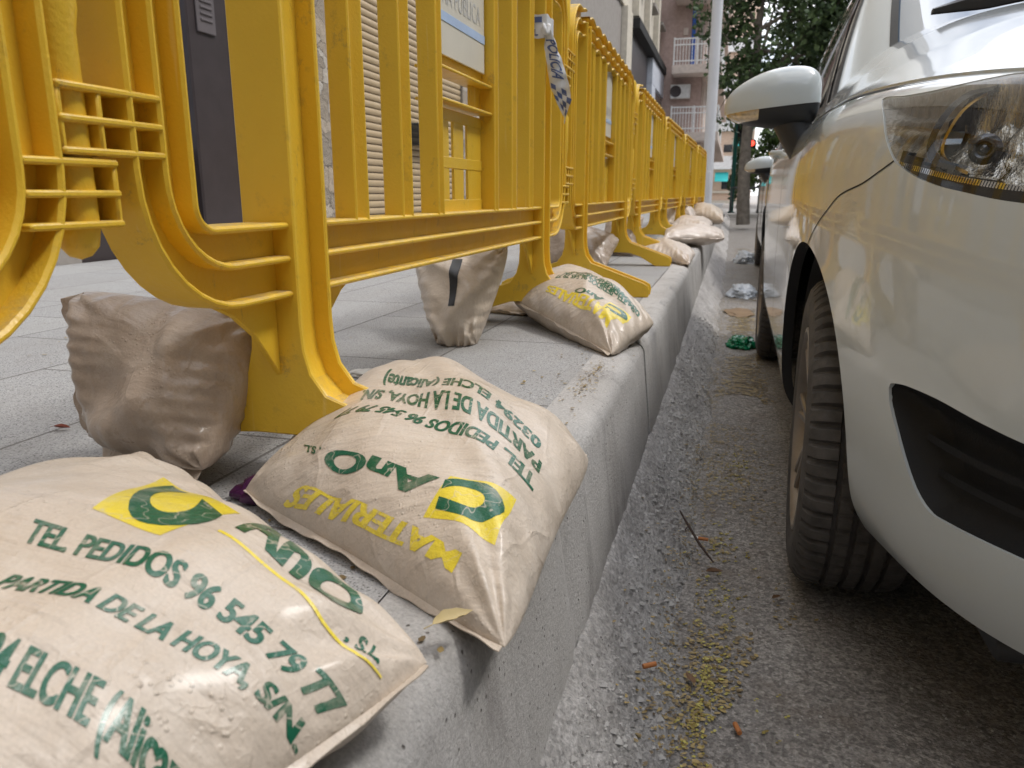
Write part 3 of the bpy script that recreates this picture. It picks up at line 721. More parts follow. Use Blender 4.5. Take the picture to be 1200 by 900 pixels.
def text_mesh(s, offset=.0, shear=0, step=.0):
    """flat glyph mesh normalised to width 1, cap height 1"""
    key = (s, offset, shear, step)
    if key in _tc: return _tc[key]
    cu = bpy.data.curves.new('glyphs', 'FONT'); cu.body = s; cu.offset = offset; cu.shear = shear; cu.resolution_u = 5
    o = bpy.data.objects.new('glyphs', cu); COL.objects.link(o)
    dg = bpy.context.evaluated_depsgraph_get(); me = bpy.data.meshes.new_from_object(o.evaluated_get(dg))
    bm = bmesh.new(); bm.from_mesh(me); bpy.data.objects.remove(o)
    xs = [v.co.x for v in bm.verts]; x0, x1 = min(xs), max(xs); H_ = .70
    for v in bm.verts: v.co.x = (v.co.x-x0)/(x1-x0); v.co.y /= H_; v.co.z = 0
    if step:
        asp = (x1-x0)/H_
        nx = max(2, int(asp/step)); ny = max(2, int(1.3/step))
        for i in range(1, nx): bmesh.ops.bisect_plane(bm, geom=bm.verts[:]+bm.edges[:]+bm.faces[:], plane_co=(i/nx, 0, 0), plane_no=(1, 0, 0))
        for i in range(0, ny): bmesh.ops.bisect_plane(bm, geom=bm.verts[:]+bm.edges[:]+bm.faces[:], plane_co=(0, -.25+1.3*i/ny, 0), plane_no=(0, 1, 0))
    bmesh.ops.triangulate(bm, faces=bm.faces[:])
    V = [(v.co.x, v.co.y) for v in bm.verts]; bm.verts.index_update(); F = [[v.index for v in f.verts] for f in bm.faces]
    bm.free(); bpy.data.meshes.remove(me)
    _tc[key] = (V, F); return V, F
barrier0 = make_barrier()
ROWS = [(-.548, -.43, .0, .405), (-.548, 1.555, .0, .405), (-.572, 3.60, .014, .405), (-.578, 5.60, -.004, .405), (-.560, 7.60, -.022, .405), (-.515, 9.60, -.026, .405), (-.462, 11.58, -.028, .405)]
LB = ['yellow plastic barrier nearest the camera, cut by the left edge of the photo',
      'yellow plastic barrier with police tape knotted round its far leg',
      'yellow plastic barrier behind the small sandbag on the kerb, next after the taped one',
      'yellow plastic barrier third before the lamp post end, its foot on the flat sandbag',
      'yellow plastic barrier standing over the sandbag that overhangs the kerb',
      'yellow plastic barrier second from the pale lamp post',
      'yellow plastic barrier at the far end of the row, against the pale lamp post']
LB[3] = 'yellow plastic barrier with feet resting on a flat pale sandbag, fourth along the row'
bars = [barrier0]+[dup(barrier0) for _ in ROWS[1:]]
for o, (x, y, a, z), l in zip(bars, ROWS, LB):
    o.location = (x, y, z); o.rotation_euler = (0, 0, a); tag(o, l, 'barrier', 'yellow barriers in a row along the kerb')

# ------------------------------------------------------------------ sandbags
def bag_mesh(f, floor=None, n=110, dens=1.35):
    t = [math.copysign(1-(1-abs(x))**dens, x) for x in [2*i/n-1 for i in range(n+1)]]
    mb = MB(); top = [[f(a, b, 1) for b in t] for a in t]; bot = [[f(a, b, -1) for b in t] for a in t]
    def fl(p):
        if floor is None: return p
        z0 = floor(p[0], p[1]); return (p[0], p[1], max(p[2], z0))
    mb.grid([[fl(p) for p in r_] for r_ in top]); mb.grid([[fl(p) for p in r_][::-1] for r_ in bot])
    return mb
def seam_mesh(f, sides, w=.012, seed=0, floor=None):
    mb = MB(); rg = random.Random(seed); n = 90
    for sd_ in sides:
        rows = []
        for i in range(n+1):
            t = 2*i/n-1; t *= .985
            uvp = {'v+': (t, 1), 'v-': (t, -1), 'u+': (1, t), 'u-': (-1, t)}[sd_]
            inn = {'v+': (t, .9), 'v-': (t, -.9), 'u+': (.9, t), 'u-': (-.9, t)}[sd_]
            p = Vector(f(*uvp)); q = (Vector(f(*inn, 1))+Vector(f(*inn, -1)))/2
            d = (p-q).normalized(); ww = w*(1+.22*math.sin(t*5+seed)+.07*math.sin(t*23))
            up_ = Vector((0, 0, 1)); wz = .004*math.sin(t*7+seed)+.0012*math.sin(t*29+2)
            rows.append([p-d*.012, p, p+d*ww*.5+up_*wz*.6, p+d*ww+up_*wz])
        off = Vector((0, 0, .0006))
        mb.grid([[a+off for a in r_] for r_ in rows]); mb.grid([[a-off for a in r_][::-1] for r_ in rows])
        mb.grid([[r_[-1]-off, r_[-1]+off] for r_ in rows])
    return mb
def print_on(f, items, root, scale_step=.16):
    for s, colr, uvs in items:
        if s == '#line':
            P = []
            for (a, b), (c, d) in zip(uvs[:-1], uvs[1:]): P += [(a+(c-a)*i/14, b+(d-b)*i/14) for i in range(14)]
            lift = .0006; mb = MB(); pts = [P_on(f, u, v, lift) for u, v in P]
            rows = []
            for i, p in enumerate(pts):
                t = (pts[min(i+1, len(pts)-1)]-pts[max(0, i-1)]).normalized(); w = t.cross(Vector((0, 0, 1))).normalized()*.0013
                rows.append([p-w, p+w])
            mb.grid(rows); mb.build('yellow_line', M['yellow_print'], root, 0); continue
        if s == '#sq':
            n = 36; mb = MB()
            mb.grid([[P_on(f, *bil(uvs, i/n, j/n), .0003) for j in range(n+1)] for i in range(n+1)])
            mb.build('logo_square', M['yellow_print'], root, 60); continue
        big = s in ('C', 'AnO')
        V, F = text_mesh(s, .058 if s == 'C' else .02 if big else .017, .18 if s == 'AnO' else 0, scale_step if not big else .08)
        mb = MB()
        nch = max(1.0, len(s)*.62)
        for cp, dx in enumerate((0, -.022/nch, .022/nch) if s == 'AnO' else (0, -.036/nch, .036/nch) if s != 'C' else (0,)):
          pts = []; ok = []
          for x, y in V:
            u, v = bil(uvs, x+dx, y); ok.append(abs(u) < .992 and abs(v) < .997); u = max(-.997, min(.997, u)); v = max(-.998, min(.998, v))
            pts.append(P_on(f, u, v, (.0006 if big else .0005)+.00008*cp))
          mb.add(pts, [q for q in F if any(ok[i] for i in q)])
        nm = {'C': 'logo_initial', 'AnO': 'logo_letters'}.get(s, 'printed_text')
        mb.build(nm, M['yellow_print' if colr == 'Y' else 'green_print'], root, 60, recalc=False)
def bil(q, x, y):
    a, b, c, d = q
    return tuple((1-x)*(1-y)*a[k]+x*(1-y)*b[k]+x*y*c[k]+(1-x)*y*d[k] for k in (0, 1))
def P_on(f, u, v, lift):
    e = .004; p = Vector(f(u, v))
    du = Vector(f(min(1, u+e), v))-Vector(f(max(-1, u-e), v)); dv = Vector(f(u, min(1, v+e)))-Vector(f(u, max(-1, v-e)))
    n = du.cross(dv)
    if n.length < 1e-12: return p
    n.normalize(); return p+n*lift
def paved_floor(x, y):
    return zs(y)+.001 if x < -.20 else -1
def sandbag(name, label, f, mat, floor=None, sides=('v+', 'v-'), items=(), n=90, group='sandbags along the barriers', seed=0, sw=.007):
    root = thing(name, label, 'sandbag', (0, 0, 0), 0, group)
    c = f(0, 0, -1); root.location = tuple(c)
    bag_mesh(f, floor, n).build('sack', mat, root, 70, merge=.0002)
    if sides: seam_mesh(f, sides, sw, seed).build('seam', mat, root, 60)
    print_on(f, items, root)
    for k in kids(root): k.location = [-a for a in c]
    return root
sandbag('sandbag', 'beige sandbag nearest the camera, green print and yellow diamond, cut by the bottom edge', bagP('near'), M['bag'], paved_floor, ('u+', 'u-'), TXT['near'], 230, seed=1)
sandbag('sandbag', 'beige printed sandbag hanging over the kerb, second from the camera, its text upside down', bagP('second'), M['bag'], paved_floor, ('v+', 'v-'), TXT['second'], 230, seed=2)
sandbag('sandbag', 'beige printed sandbag on the kerb beside the tape-striped standing bag', bagP('third'), M['bag'], paved_floor, ('v-', 'v+'), TXT['third'], 160, seed=3)
def upright(c, nrm, Tt, Tb, seed, **k): return pillow(c, nrm, Tt, Tb, seed, **k)
fl = paved_floor
sandbag('sandbag', 'brown unprinted sandbag standing under the nearest barrier joint, left of the first leg',
        upright([(-0.848, 0.848, 0.435), (-0.609, 0.763, 0.441), (-0.578, 0.912, 0.626), (-0.848, 0.848, 0.658)], (-.05, -1, .25), .068, .09, 31, bow=.02, wr=.0055, lump=.010, px=4.0), M['bag_brown'], fl, ('u-', 'v-'), (), 120, seed=4, sw=.022)
sb = sandbag('sandbag', 'beige sandbag standing on end with a black tape stripe, under the taped barrier leg',
        upright([(-.715, 1.84, .395), (-.61, 1.85, .395), (-.565, 2.02, .655), (-.85, 2.02, .64)], (.12, -1, .18), .12, .10, 41, bow=-.06, wr=.010, lump=.018, px=2.2), M['bag'], fl, ('v-',), (), 110, seed=5)
fT = upright([(-.715, 1.84, .395), (-.61, 1.85, .395), (-.565, 2.02, .655), (-.85, 2.02, .64)], (.12, -1, .18), .12, .10, 41, bow=-.06, wr=.010, lump=.018, px=2.2)
mb = MB(); mb.grid([[P_on(fT, .02+.20*i/6-.02*j/24, -.25+.85*j/24, .0012) for j in range(25)] for i in range(7)])
o = mb.build('tape_stripe', M['black_tape'], sb, 60); o.location = [-a for a in sb.location]
far = [
 ('small beige sandbag lying behind the tape-striped standing bag', [(-0.847, 2.396, 0.417), (-0.593, 2.323, 0.417), (-0.544, 2.638, 0.429), (-0.799, 2.686, 0.429)], (0, 0, 1), .05, .05, 'bag'),
 ('brown sandbag standing behind the taped barrier, seen in the gap before the next leg', [(-0.88, 3.63, 0.422), (-0.66, 3.63, 0.422), (-0.66, 3.762, 0.67), (-0.88, 3.762, 0.67)], (0, -1, .3), .07, .07, 'bag_brown'),
 ('wrinkled brown sandbag leaning under the third barrier', [(-0.88, 3.795, 0.439), (-0.572, 3.795, 0.428), (-0.55, 4.125, 0.549), (-0.902, 4.29, 0.648)], (.15, -.7, .7), .09, .08, 'bag_brown'),
 ('upright brown sandbag under the third barrier, behind the wrinkled one', [(-0.792, 4.895, 0.411), (-0.55, 4.84, 0.411), (-0.528, 5.06, 0.648), (-0.77, 5.06, 0.659)], (0, -1, .25), .08, .08, 'bag_brown'),
 ('beige sandbag standing far under the fourth barrier', [(-0.792, 8.03, 0.417), (-0.55, 8.03, 0.417), (-0.528, 8.25, 0.692), (-0.792, 8.25, 0.692)], (0, -1, .25), .09, .09, 'bag'),
 ('flat pale sandbag on the kerb under two crossing barrier feet', [(-0.517, 4.785, 0.439), (-0.187, 4.202, 0.422), (-0.182, 4.785, 0.433), (-0.517, 5.83, 0.45)], (0, 0, 1), .065, .05, 'bag_pale'),
 ('pale sandbag jutting out over the kerb edge beyond the barrier feet', [(-0.462, 5.665, 0.472), (-0.022, 5.885, 0.472), (-0.033, 6.325, 0.483), (-0.495, 6.215, 0.505)], (0, -.1, 1), .075, .06, 'bag_pale'),
 ('pale sandbag with a dark slit, beyond the one jutting over the kerb', [(-0.572, 7.7, 0.461), (-0.154, 7.48, 0.45), (-0.165, 8.25, 0.494), (-0.55, 8.69, 0.516)], (0, 0, 1), .085, .06, 'bag_pale'),
 ('grey-beige sandbag heaped highest near the foot of the lamp post', [(-0.462, 10.01, 0.538), (-0.066, 9.46, 0.472), (-0.088, 10.56, 0.538), (-0.495, 10.89, 0.648)], (.1, -.1, 1), .105, .10, 'bag'),
 ('pale sandbag tucked against the fifth barrier behind the heap', [(-0.682, 9.35, 0.505), (-0.396, 9.185, 0.494), (-0.396, 9.79, 0.538), (-0.682, 9.9, 0.56)], (.0, -.2, 1), .13, .09, 'bag_pale'),
]
for i, (l, c, nn, a, b, m) in enumerate(far):
    sandbag('sandbag', l, pillow(c, nn, a, b, 60+i, wr=.006, px=2.6), M[m], fl, ('v-',), (), 54, seed=i)

# police tape knotted round the far leg of the second barrier
tp = thing('police_tape', 'blue and white chequered police tape tied round a barrier leg, loose end hanging', 'tape', (-.515, 2.165, 1.215))
mb = MB(); x0, x1, y0, y1 = -.590, -.508, 2.163, 2.257
ring = [(x1, y0), (x1, y1), (x0, y1), (x0, y0)]
rows = []
for i in range(4):
    a, b = ring[i], ring[(i+1) % 4]
    for k in range(8):
        t = k/8; rows.append([(a[0]+(b[0]-a[0])*t+.0022*(1 if a[0] > -.55 and b[0] > -.55 else 0), a[1]+(b[1]-a[1])*t-.002*(i == 3), z+.002*math.sin(k*1.3+i)) for z in (1.188, 1.205, 1.222, 1.247)])
mb.grid(rows, closed_u=True)
def org(o, p): o.location = [-a for a in p]
wrap = mb.build('wrapped_band', M['tape_white'], tp, 30); org(wrap, tp.location)
mb = MB()
for (u, z) in ((.15, 1.233), (.62, 1.233), (.38, 1.219)):
    xx = x0+(x1-x0)*u; mb.add([(xx, y0-.0045, z-.007), (xx+.021, y0-.0045, z-.007), (xx+.021, y0-.0045, z+.007), (xx, y0-.0045, z+.007)], [(0, 1, 2, 3)])
V, F = text_mesh('PL', .03); mb.add([(x0+.036+x*.026, y0-.0048, 1.194+y*.016) for x, y in V], F)
o = mb.build('tape_print', M['tape_blue'], wrap, 0, recalc=False)
mb = MB(); kp = [Vector((-.507+.007*math.cos(a), y0-.003+.009*math.sin(a), 1.206+.012*math.sin(a*2+.4))) for a in [i*.55 for i in range(13)]]
mb.tube(kp, .0062, 8); o = mb.build('knot', M['tape_white'], tp, 60); org(o, tp.location)
def tailP(s, w):
    """hanging end: s 0..1 downwards, w -1..1 across"""
    wid = .006+.023*math.sin(min(1, s*1.25+.08)*math.pi*.62)*(1-max(0, s-.72)/.29)
    tw = .9-1.1*s
    cx = -.502+.055*s-.025*s*s; cy = y0-.004+.09*s-.02*s*s; cz = 1.205-.215*s
    fold = .008*math.sin(w*2.6+s*5)+.0022*math.sin(w*7+s*23)+.0018*math.sin(s*41+w*3)
    return Vector((cx+wid*w*math.cos(tw)+fold*math.sin(tw), cy+wid*w*math.sin(tw)*.9-fold*math.cos(tw), cz-.02*w*s))
mb = MB(); mb.grid([[tailP(i/40, -1+2*j/10) for j in range(11)] for i in range(41)])
tail = mb.build('loose_end', M['tape_white'], tp, 60); org(tail, tp.location)
mb = MB()
def tail_quad(s0, s1, w0, w1):
    n = 4
    for sg in (1, -1):
        P = [[tailP(s0+(s1-s0)*i/n, w0+(w1-w0)*j/n) for j in range(n+1)] for i in range(n+1)]
        nn = (P[1][0]-P[0][0]).cross(P[0][1]-P[0][0]).normalized()*.0012*sg
        mb.grid([[p+nn for p in r_] for r_ in P])
for i, (s, w) in enumerate([(.64, .1), (.64, -.9), (.71, -.4), (.71, .6), (.78, .1), (.78, -.9), (.85, -.4), (.85, .5)]): tail_quad(s, s+.065, w, w+.48)
V, F = text_mesh('POLICIA', .02, step=.2)
for sg in (1, -1):
    pts = []
    for x, y in V:
        s = .10+x*.46; w = -.62+y*1.15; p = tailP(s, w); nn = (tailP(s+.01, w)-p).cross(tailP(s, w+.05)-p).normalized(); pts.append(p+nn*.0012*sg)
    mb.add(pts, F)
mb.build('tape_print', M['tape_blue'], tail, 0, recalc=False)

# ------------------------------------------------------------------ parked car
class Patch:
    def __init__(s): s.P = []; s.N = []; s.U = []; s.polys = []
    @staticmethod
    def from_net(C, us, vs_, flip=False):
        s = Patch(); G = bs_grid(C, us, vs_); du = np.gradient(G, axis=0); dv = np.gradient(G, axis=1)
        n = np.cross(du, dv); l = np.linalg.norm(n, axis=2, keepdims=True); n = n/np.maximum(l, 1e-12)
        if flip: n = -n
        nu, nv, _ = G.shape
        for i in range(nu):
            for j in range(nv): s.P.append(G[i, j]); s.N.append(n[i, j]); s.U.append(np.array((us[i], vs_[j])))
        s.polys = [[i*nv+j, (i+1)*nv+j, (i+1)*nv+j+1, i*nv+j+1] for i in range(nu-1) for j in range(nv-1)]
        return s
    def split(s, f, polys=None):
        """f(U array, P array) -> values; returns (inside f<0, outside, cut edges)"""
        polys = s.polys if polys is None else polys
        val = np.array(f(np.array(s.U), np.array(s.P)), float); val = list(np.where(np.abs(val) < 1e-7, 1e-7, val)); cache = {}; ins = []; outs = []; cut = []
        def mid(a, b):
            k = (min(a, b), max(a, b))
            if k not in cache:
                t = val[a]/(val[a]-val[b]); cache[k] = len(s.P)
                s.P.append(s.P[a]+(s.P[b]-s.P[a])*t); q = s.N[a]+(s.N[b]-s.N[a])*t; s.N.append(q/max(1e-9, np.linalg.norm(q))); s.U.append(s.U[a]+(s.U[b]-s.U[a])*t)
            return cache[k]
        for p in polys:
            sg = [val[i] < 0 for i in p]
            if all(sg): ins.append(p); continue
            if not any(sg): outs.append(p); continue
            A, B, cc = [], [], []
            for a, b in zip(p, p[1:]+p[:1]):
                (A if val[a] < 0 else B).append(a)
                if (val[a] < 0) != (val[b] < 0): m = mid(a, b); A.append(m); B.append(m); cc.append(m)
            if len(A) > 2: ins.append(A)
            if len(B) > 2: outs.append(B)
            if len(cc) == 2: cut.append(tuple(cc))
        return ins, outs, cut
def smooth_loop(L, n=8, closed=True):
    L = [np.array(p) for p in L]; out_ = []; m = len(L)
    for i in range(m if closed else m-1):
        g_ = lambda k: L[k % m] if closed else L[max(0, min(m-1, k))]
        p0, p1, p2, p3 = g_(i-1), g_(i), g_(i+1), g_(i+2)
        for k in range(n):
            t = k/n; out_.append(.5*((2*p1)+(-p0+p2)*t+(2*p0-5*p1+4*p2-p3)*t*t+(-p0+3*p1-3*p2+p3)*t**3))
    if not closed: out_.append(L[-1])
    return np.array(out_)
def poly_sdf(L):
    A = smooth_loop(L, 6); B = np.roll(A, -1, axis=0); lo, hi = A.min(0)-.4, A.max(0)+.4
    def f(U, P):
        v = np.full(len(U), 1.0); idx = np.where((U >= lo).all(1) & (U <= hi).all(1))[0]
        for i in idx:
            q = U[i]; ab = B-A; t = np.clip(((q-A)*ab).sum(1)/np.maximum((ab*ab).sum(1), 1e-12), 0, 1)
            d = np.linalg.norm(A+ab*t[:, None]-q, axis=1).min()
            c = ((A[:, 1] > q[1]) != (B[:, 1] > q[1])) & (q[0] < (B[:, 0]-A[:, 0])*(q[1]-A[:, 1])/(B[:, 1]-A[:, 1]+1e-12)+A[:, 0])
            v[i] = -d if c.sum() % 2 else d
        return v
    return f
def add_patch(mb, pt, polys, off=0.0, m=0, mirror=(1, -1), flip=False):
    for sd_ in mirror:
        mp_ = {}; V = []; F = []
        for p in polys:
            q = []
            for i in p:
                if i not in mp_:
                    mp_[i] = len(V); o = off(i) if callable(off) else off
                    v = pt.P[i]+pt.N[i]*o; V.append((v[0] if sd_ > 0 else 2*CX-v[0], v[1], v[2]))
                q.append(mp_[i])
            F.append(q if (sd_ > 0) != flip else q[::-1])
        mb.add(V, F, m)
def add_rim(mb, pt, cut, vec, m=0, mirror=(1, -1)):
    for sd_ in mirror:
        for a, b in cut:
            P = [pt.P[a], pt.P[b], pt.P[b]+vec(b), pt.P[a]+vec(a)]
            mb.add([(p[0] if sd_ > 0 else 2*CX-p[0], p[1], p[2]) for p in P], [(0, 1, 2, 3)], m)
def ribbon_uv(mb, C, uvs, w, lift, m=0, mirror=(1, -1), flip=False, taper=None):
    pts = []
    for u, v in uvs:
        p = bs_surf(C, u, v); e = .02
        a = bs_surf(C, u+e, v)-bs_surf(C, u-e, v); b = bs_surf(C, u, v+e)-bs_surf(C, u, v-e)
        n = np.cross(a, b); n /= max(1e-12, np.linalg.norm(n)); n = -n if flip else n
        pts.append((Vector(p), Vector(n)))
    for sd_ in mirror:
        rows = []
        for i, (p, n) in enumerate(pts):
            t = (pts[min(i+1, len(pts)-1)][0]-pts[max(i-1, 0)][0]).normalized(); s = t.cross(n).normalized()
            ww = w*(taper(i/(len(pts)-1)) if taper else 1)
            r_ = [p+n*lift-s*ww/2, p+n*(lift*1.0), p+n*lift+s*ww/2]
            rows.append([(q.x if sd_ > 0 else 2*CX-q.x, q.y, q.z) for q in r_])
        mb.grid(rows, m)
# normals of the body net point outwards when cross(du, dv) is taken with this sign
_t = np.cross(bs_surf(BODY, 13.02, 4)-bs_surf(BODY, 12.98, 4), bs_surf(BODY, 13, 4.02)-bs_surf(BODY, 13, 3.98))
BFLIP = bool(_t[0] > 0)
AXF, AXR, WZ, AR = 1.62, 3.92, .315, .375
def make_car():
    root = thing('parked_car', 'white hatchback parked beside the kerb, its front corner filling the right of the photo', 'car', (0, 0, 0))
    us = list(np.arange(0, 4, .12))+list(np.arange(4, 12.6, .06))+list(np.arange(12.6, 20.01, .1)); us = [min(20, float(u)) for u in us]; us[-1] = 20.
    vv = [float(v) for v in np.linspace(0, 9, 127)]
    pt = Patch.from_net(BODY, us, vv, BFLIP)
    cy, cr_ = None, None
    rest = pt.polys
    cuts = []
    for ay in (AXF, AXR):
        h, rest, cut = pt.split(lambda U, P, ay=ay: np.hypot(P[:, 1]-ay, P[:, 2]-WZ)-AR + (U[:, 1] > 7)*9 + (P[:, 0] > .5)*9, rest); cuts.append(cut)
    fog, rest, fcut = pt.split(poly_sdf(FOG_RECESS), rest)
    gsd = poly_sdf([(-.6, 1.5), (-.6, 3.6), (1.6, 3.6), (2.35, 3.3), (2.2, 1.9), (1.6, 1.5)])
    grl, rest, gcut = pt.split(gsd, rest)
    hsd = poly_sdf(HEADLIGHT)
    lens, rest, hcut = pt.split(hsd, rest)
    SM = np.array(SEAM)
    def seamf(U, P):
        v = np.empty(len(U))
        for i, q in enumerate(U):
            if q[0] > 11: v[i] = 1; continue
            best = 1e9
            for k in range(len(SM)-1):
                a, b = SM[k], SM[k+1]; t = ((q-a)@(b-a))/((b-a)@(b-a))
                tc = t if (k == 0 and t < 0) or (k == len(SM)-2 and t > 1) else min(1, max(0, t))
                d = np.linalg.norm(a+(b-a)*tc-q)
                if d < best: best = d; sgn = (b-a)[0]*(q-a)[1]-(b-a)[1]*(q-a)[0]
            v[i] = best*(1 if sgn > 0 else -1)
        return v
    bump_, shell, scut = pt.split(seamf, rest)
    paint = M['paint']
    mb = MB(); add_patch(mb, pt, shell)
    for c in cuts: add_rim(mb, pt, c, lambda i: np.array((.024, 0, 0)), 1)
    mb.build('body', [paint, M['blackplastic']], root, 42, recalc=False)
    mb = MB(); add_patch(mb, pt, bump_)
    for c in cuts[:1]: add_rim(mb, pt, [e for e in c if pt.U[e[0]][1] < 4.4 and pt.P[e[0]][1] < AXF], lambda i: np.array((.024, 0, 0)))
    add_rim(mb, pt, fcut, lambda i: -pt.N[i]*.012)
    add_rim(mb, pt, gcut, lambda i: -pt.N[i]*.012)
    add_rim(mb, pt, hcut, lambda i: -pt.N[i]*.010)
    mb.build('front_bumper', [paint], root, 42, recalc=False)
    # dark strips laid on the paint stand in for the shaded panel gaps
    mb = MB()
    ribbon_uv(mb, BODY, smooth_loop(SEAM, 6, False), .0028, .0007, flip=BFLIP)
    ribbon_uv(mb, BODY, [(13.35-.05*math.sin(t*3), .8+t*7.2) for t in np.linspace(0, 1, 40)], .005, .0007, flip=BFLIP)
    ribbon_uv(mb, BODY, [(15.4, .8+t*7.2) for t in np.linspace(0, 1, 40)], .005, .0007, flip=BFLIP)
    mb.build('panel_gap_strip', M['matt_black'], root, 60)
    # wheel-arch liners and tray
    for ay, nm in ((AXF, 'front'), (AXR, 'rear')):
        for sd_ in (1, -1):
            mb = MB(); X = lambda x: x if sd_ > 0 else 2*CX-x
            a1_ = 138 if ay == AXF else 178; ang = [R(-4+(a1_+4)*i/40) for i in range(41)]
            mb.grid([[(X(x), ay+rr*math.cos(a), WZ+rr*math.sin(a)) for x, rr in ((.180, AR-.004), (.21, AR-.012), (.50, AR-.02))] for a in ang])
            mb.add([(X(.5), ay+(AR-.02)*math.cos(a), WZ+(AR-.02)*math.sin(a)) for a in ang], [list(range(41))])
            mb.build('arch_liner', M['matt_black'], root, 50)
    mb = MB()
    lo = [bs_surf(BODY, u, 0) for u in np.linspace(2.0, 8.8, 60)]
    for sd_ in (1, -1):
        mb.grid([[((q[0] if sd_ > 0 else 2*CX-q[0]), q[1], q[2]) for q in (p+(0, 0, .004), p+np.array((.02, .03, -.018)), p+np.array((.05, .10, -.038)), p+np.array((.12, .30, -.03)))] for p in lo])
    mb.cbox((CX, 2.7, .215), (1.5, 3.4, .03), .005)
    mb.build('under_tray', M['blackplastic'], root, 50)
    # fog recess with slats
    for sd_ in (1, -1):
        fs = poly_sdf(FOG_RECESS)(np.array(pt.U), np.array(pt.P))
        mb = MB(); add_patch(mb, pt, fog, lambda i: -.004-.045*min(1, max(0, -fs[i]/.35))**.7, 0, (sd_,))
        for k, (va, vb) in enumerate(((2.65, 2.45), (2.3, 2.12))):
            ribbon_uv(mb, BODY, [(6.25-2.1*t-.25*k, va+(vb-va)*t*.3) for t in np.linspace(0, 1, 20)], .010, -.026, 0, (sd_,), BFLIP)
        mb.build('fog_grille', M['intake'], root, 50, recalc=False)
    mb = MB(); add_patch(mb, pt, grl, lambda i: -.004-.04*min(1, max(0, -gsd(np.array([pt.U[i]]), None)[0]/.3)))
    mb.build('front_grille', M['blackplastic'], root, 50, recalc=False, merge=.0005)
    for v in (1.9, 2.3, 2.7, 3.1):
        mb = MB()
        for sd_ in (1, -1): ribbon_uv(mb, BODY, [(2.1*t, v) for t in np.linspace(0, 1, 30)], .022, -.016, 0, (sd_,), BFLIP)
        mb.build('grille_slat', M['blackplastic'], root, 50, merge=.004)
    # headlamps
    hv = hsd(np.array(pt.U), np.array(pt.P))
    bz = smooth_loop(BEZEL, 8, False)
    def bezel_u(v):
        k = np.argmin(np.abs(bz[:, 1]-v)); return bz[k, 0]
    for sd_ in (1, -1):
        mb = MB()
        blk = [p for p in lens if np.mean([pt.U[i][1] for i in p]) < 6.32+.0*1 and np.mean([hv[i] for i in p]) > -.24 and np.mean([pt.U[i][0] for i in p]) < 7.3]
        bs = set(map(id, blk)); oth = [p for p in lens if id(p) not in bs]
        sidep = [p for p in oth if np.mean([pt.U[i][0] for i in p]) > bezel_u(np.mean([pt.U[i][1] for i in p]))]
        ss = set(map(id, sidep)); mainp = [p for p in oth if id(p) not in ss]
        def deep(i):
            d = min(1, max(0, -hv[i]/.75)); u, v = pt.U[i]; fl_ = .011*abs(math.sin(u*9.5+v*.5))**.7*d
            return -.004-.052*d**.6+fl_
        def deep_s(i):
            d = min(1, max(0, -hv[i]/.5)); u, v = pt.U[i]
            return -.004-.020*d**.6+.0022*math.sin(v*16+u*2)*d
        add_patch(mb, pt, mainp, deep, 0, (sd_,)); add_patch(mb, pt, sidep, deep_s, 1, (sd_,)); add_patch(mb, pt, blk, -.005, 2, (sd_,))
        hl = mb.build('headlight', [M['lamp_chrome'], M['lamp_side'], M['blackplastic']], root, 50, recalc=False)
        mb = MB(); add_patch(mb, pt, lens, -.0008, 0, (sd_,)); mb.build('lens', M['lens'], hl, 60, recalc=False)
        mb = MB(); ribbon_uv(mb, BODY, bz, .021, -.010, 0, (sd_,), BFLIP, lambda t: 1-.45*t)
        mb.build('bezel', M['bezel'], hl, 60)
        mb = MB(); ribbon_uv(mb, BODY, [(u-.17, v-.02) for u, v in bz[8:]], .009, -.014, 0, (sd_,), BFLIP, lambda t: 1-.6*t)
        mb.build('amber_reflection', M['amber'], hl, 60)  # amber strip stands in for a reflection inside the lamp
        mb = MB(); ribs = [(7.35-2.2*t, 6.02-.12*math.sin(t*2.2)-.02) for t in np.linspace(0, 1, 60)]
        for u, v in ribs: ribbon_uv(mb, BODY, [(u, v-.0), (u-.012, v+.09)], .0028, -.0032, 0, (sd_,), BFLIP)
        mb.build('toothed_trim', M['chrome'], hl, 0)
        c = Vector(bs_surf(BODY, *BULB[0])); c2 = Vector((c.x+.012, c.y+.038, c.z))
        ax = Vector((-.35, -1, 0)).normalized(); e1 = ax.orthogonal().normalized(); e2 = ax.cross(e1)
        mb = MB()
        def mpv(a, b, z, sd_=sd_):
            p = c2+(e1*a+e2*b+ax*z)*.62; return (p.x if sd_ > 0 else 2*CX-p.x, p.y, p.z)
        mb.lathe([(.0001, .0), (.012, .001), (.014, .004), (.014, .014), (.0185, .016), (.0185, -.004), (.030, -.016)], mpv, 36)
        mb.lathe([(.0001, .022), (.006, .020), (.009, .014), (.009, 0)], mpv, 24)
        mb.build('bulb_holder', M['bezel'], hl, 50)
    # bonnet
    zc = [(.80, .905), (1.0, .975), (1.3, 1.06), (1.6, 1.125), (2.0, 1.20), (2.35, 1.248)]
    hu = np.linspace(0.05, 13.15, 150); ht = [1-(1-i/44)**1.7 for i in range(45)]; ht = [(i/44)**1.7 for i in range(45)]
    def bon(u, t):
        S = bs_surf(BODY, u, 8.28); S = S+np.array((.004, .002, .006))
        yc = .80+(S[1]-.80)*.925; E = np.array((CX, yc, lerp_tab(zc, yc)))
        k = max(0, min(1, (S[1]-1.0)/1.35)); p = 2.4+3.4*k
        q = S+(E-S)*t; q[2] = S[2]+(E[2]-S[2])*(1-(1-t)**p); return q
    mb = MB()
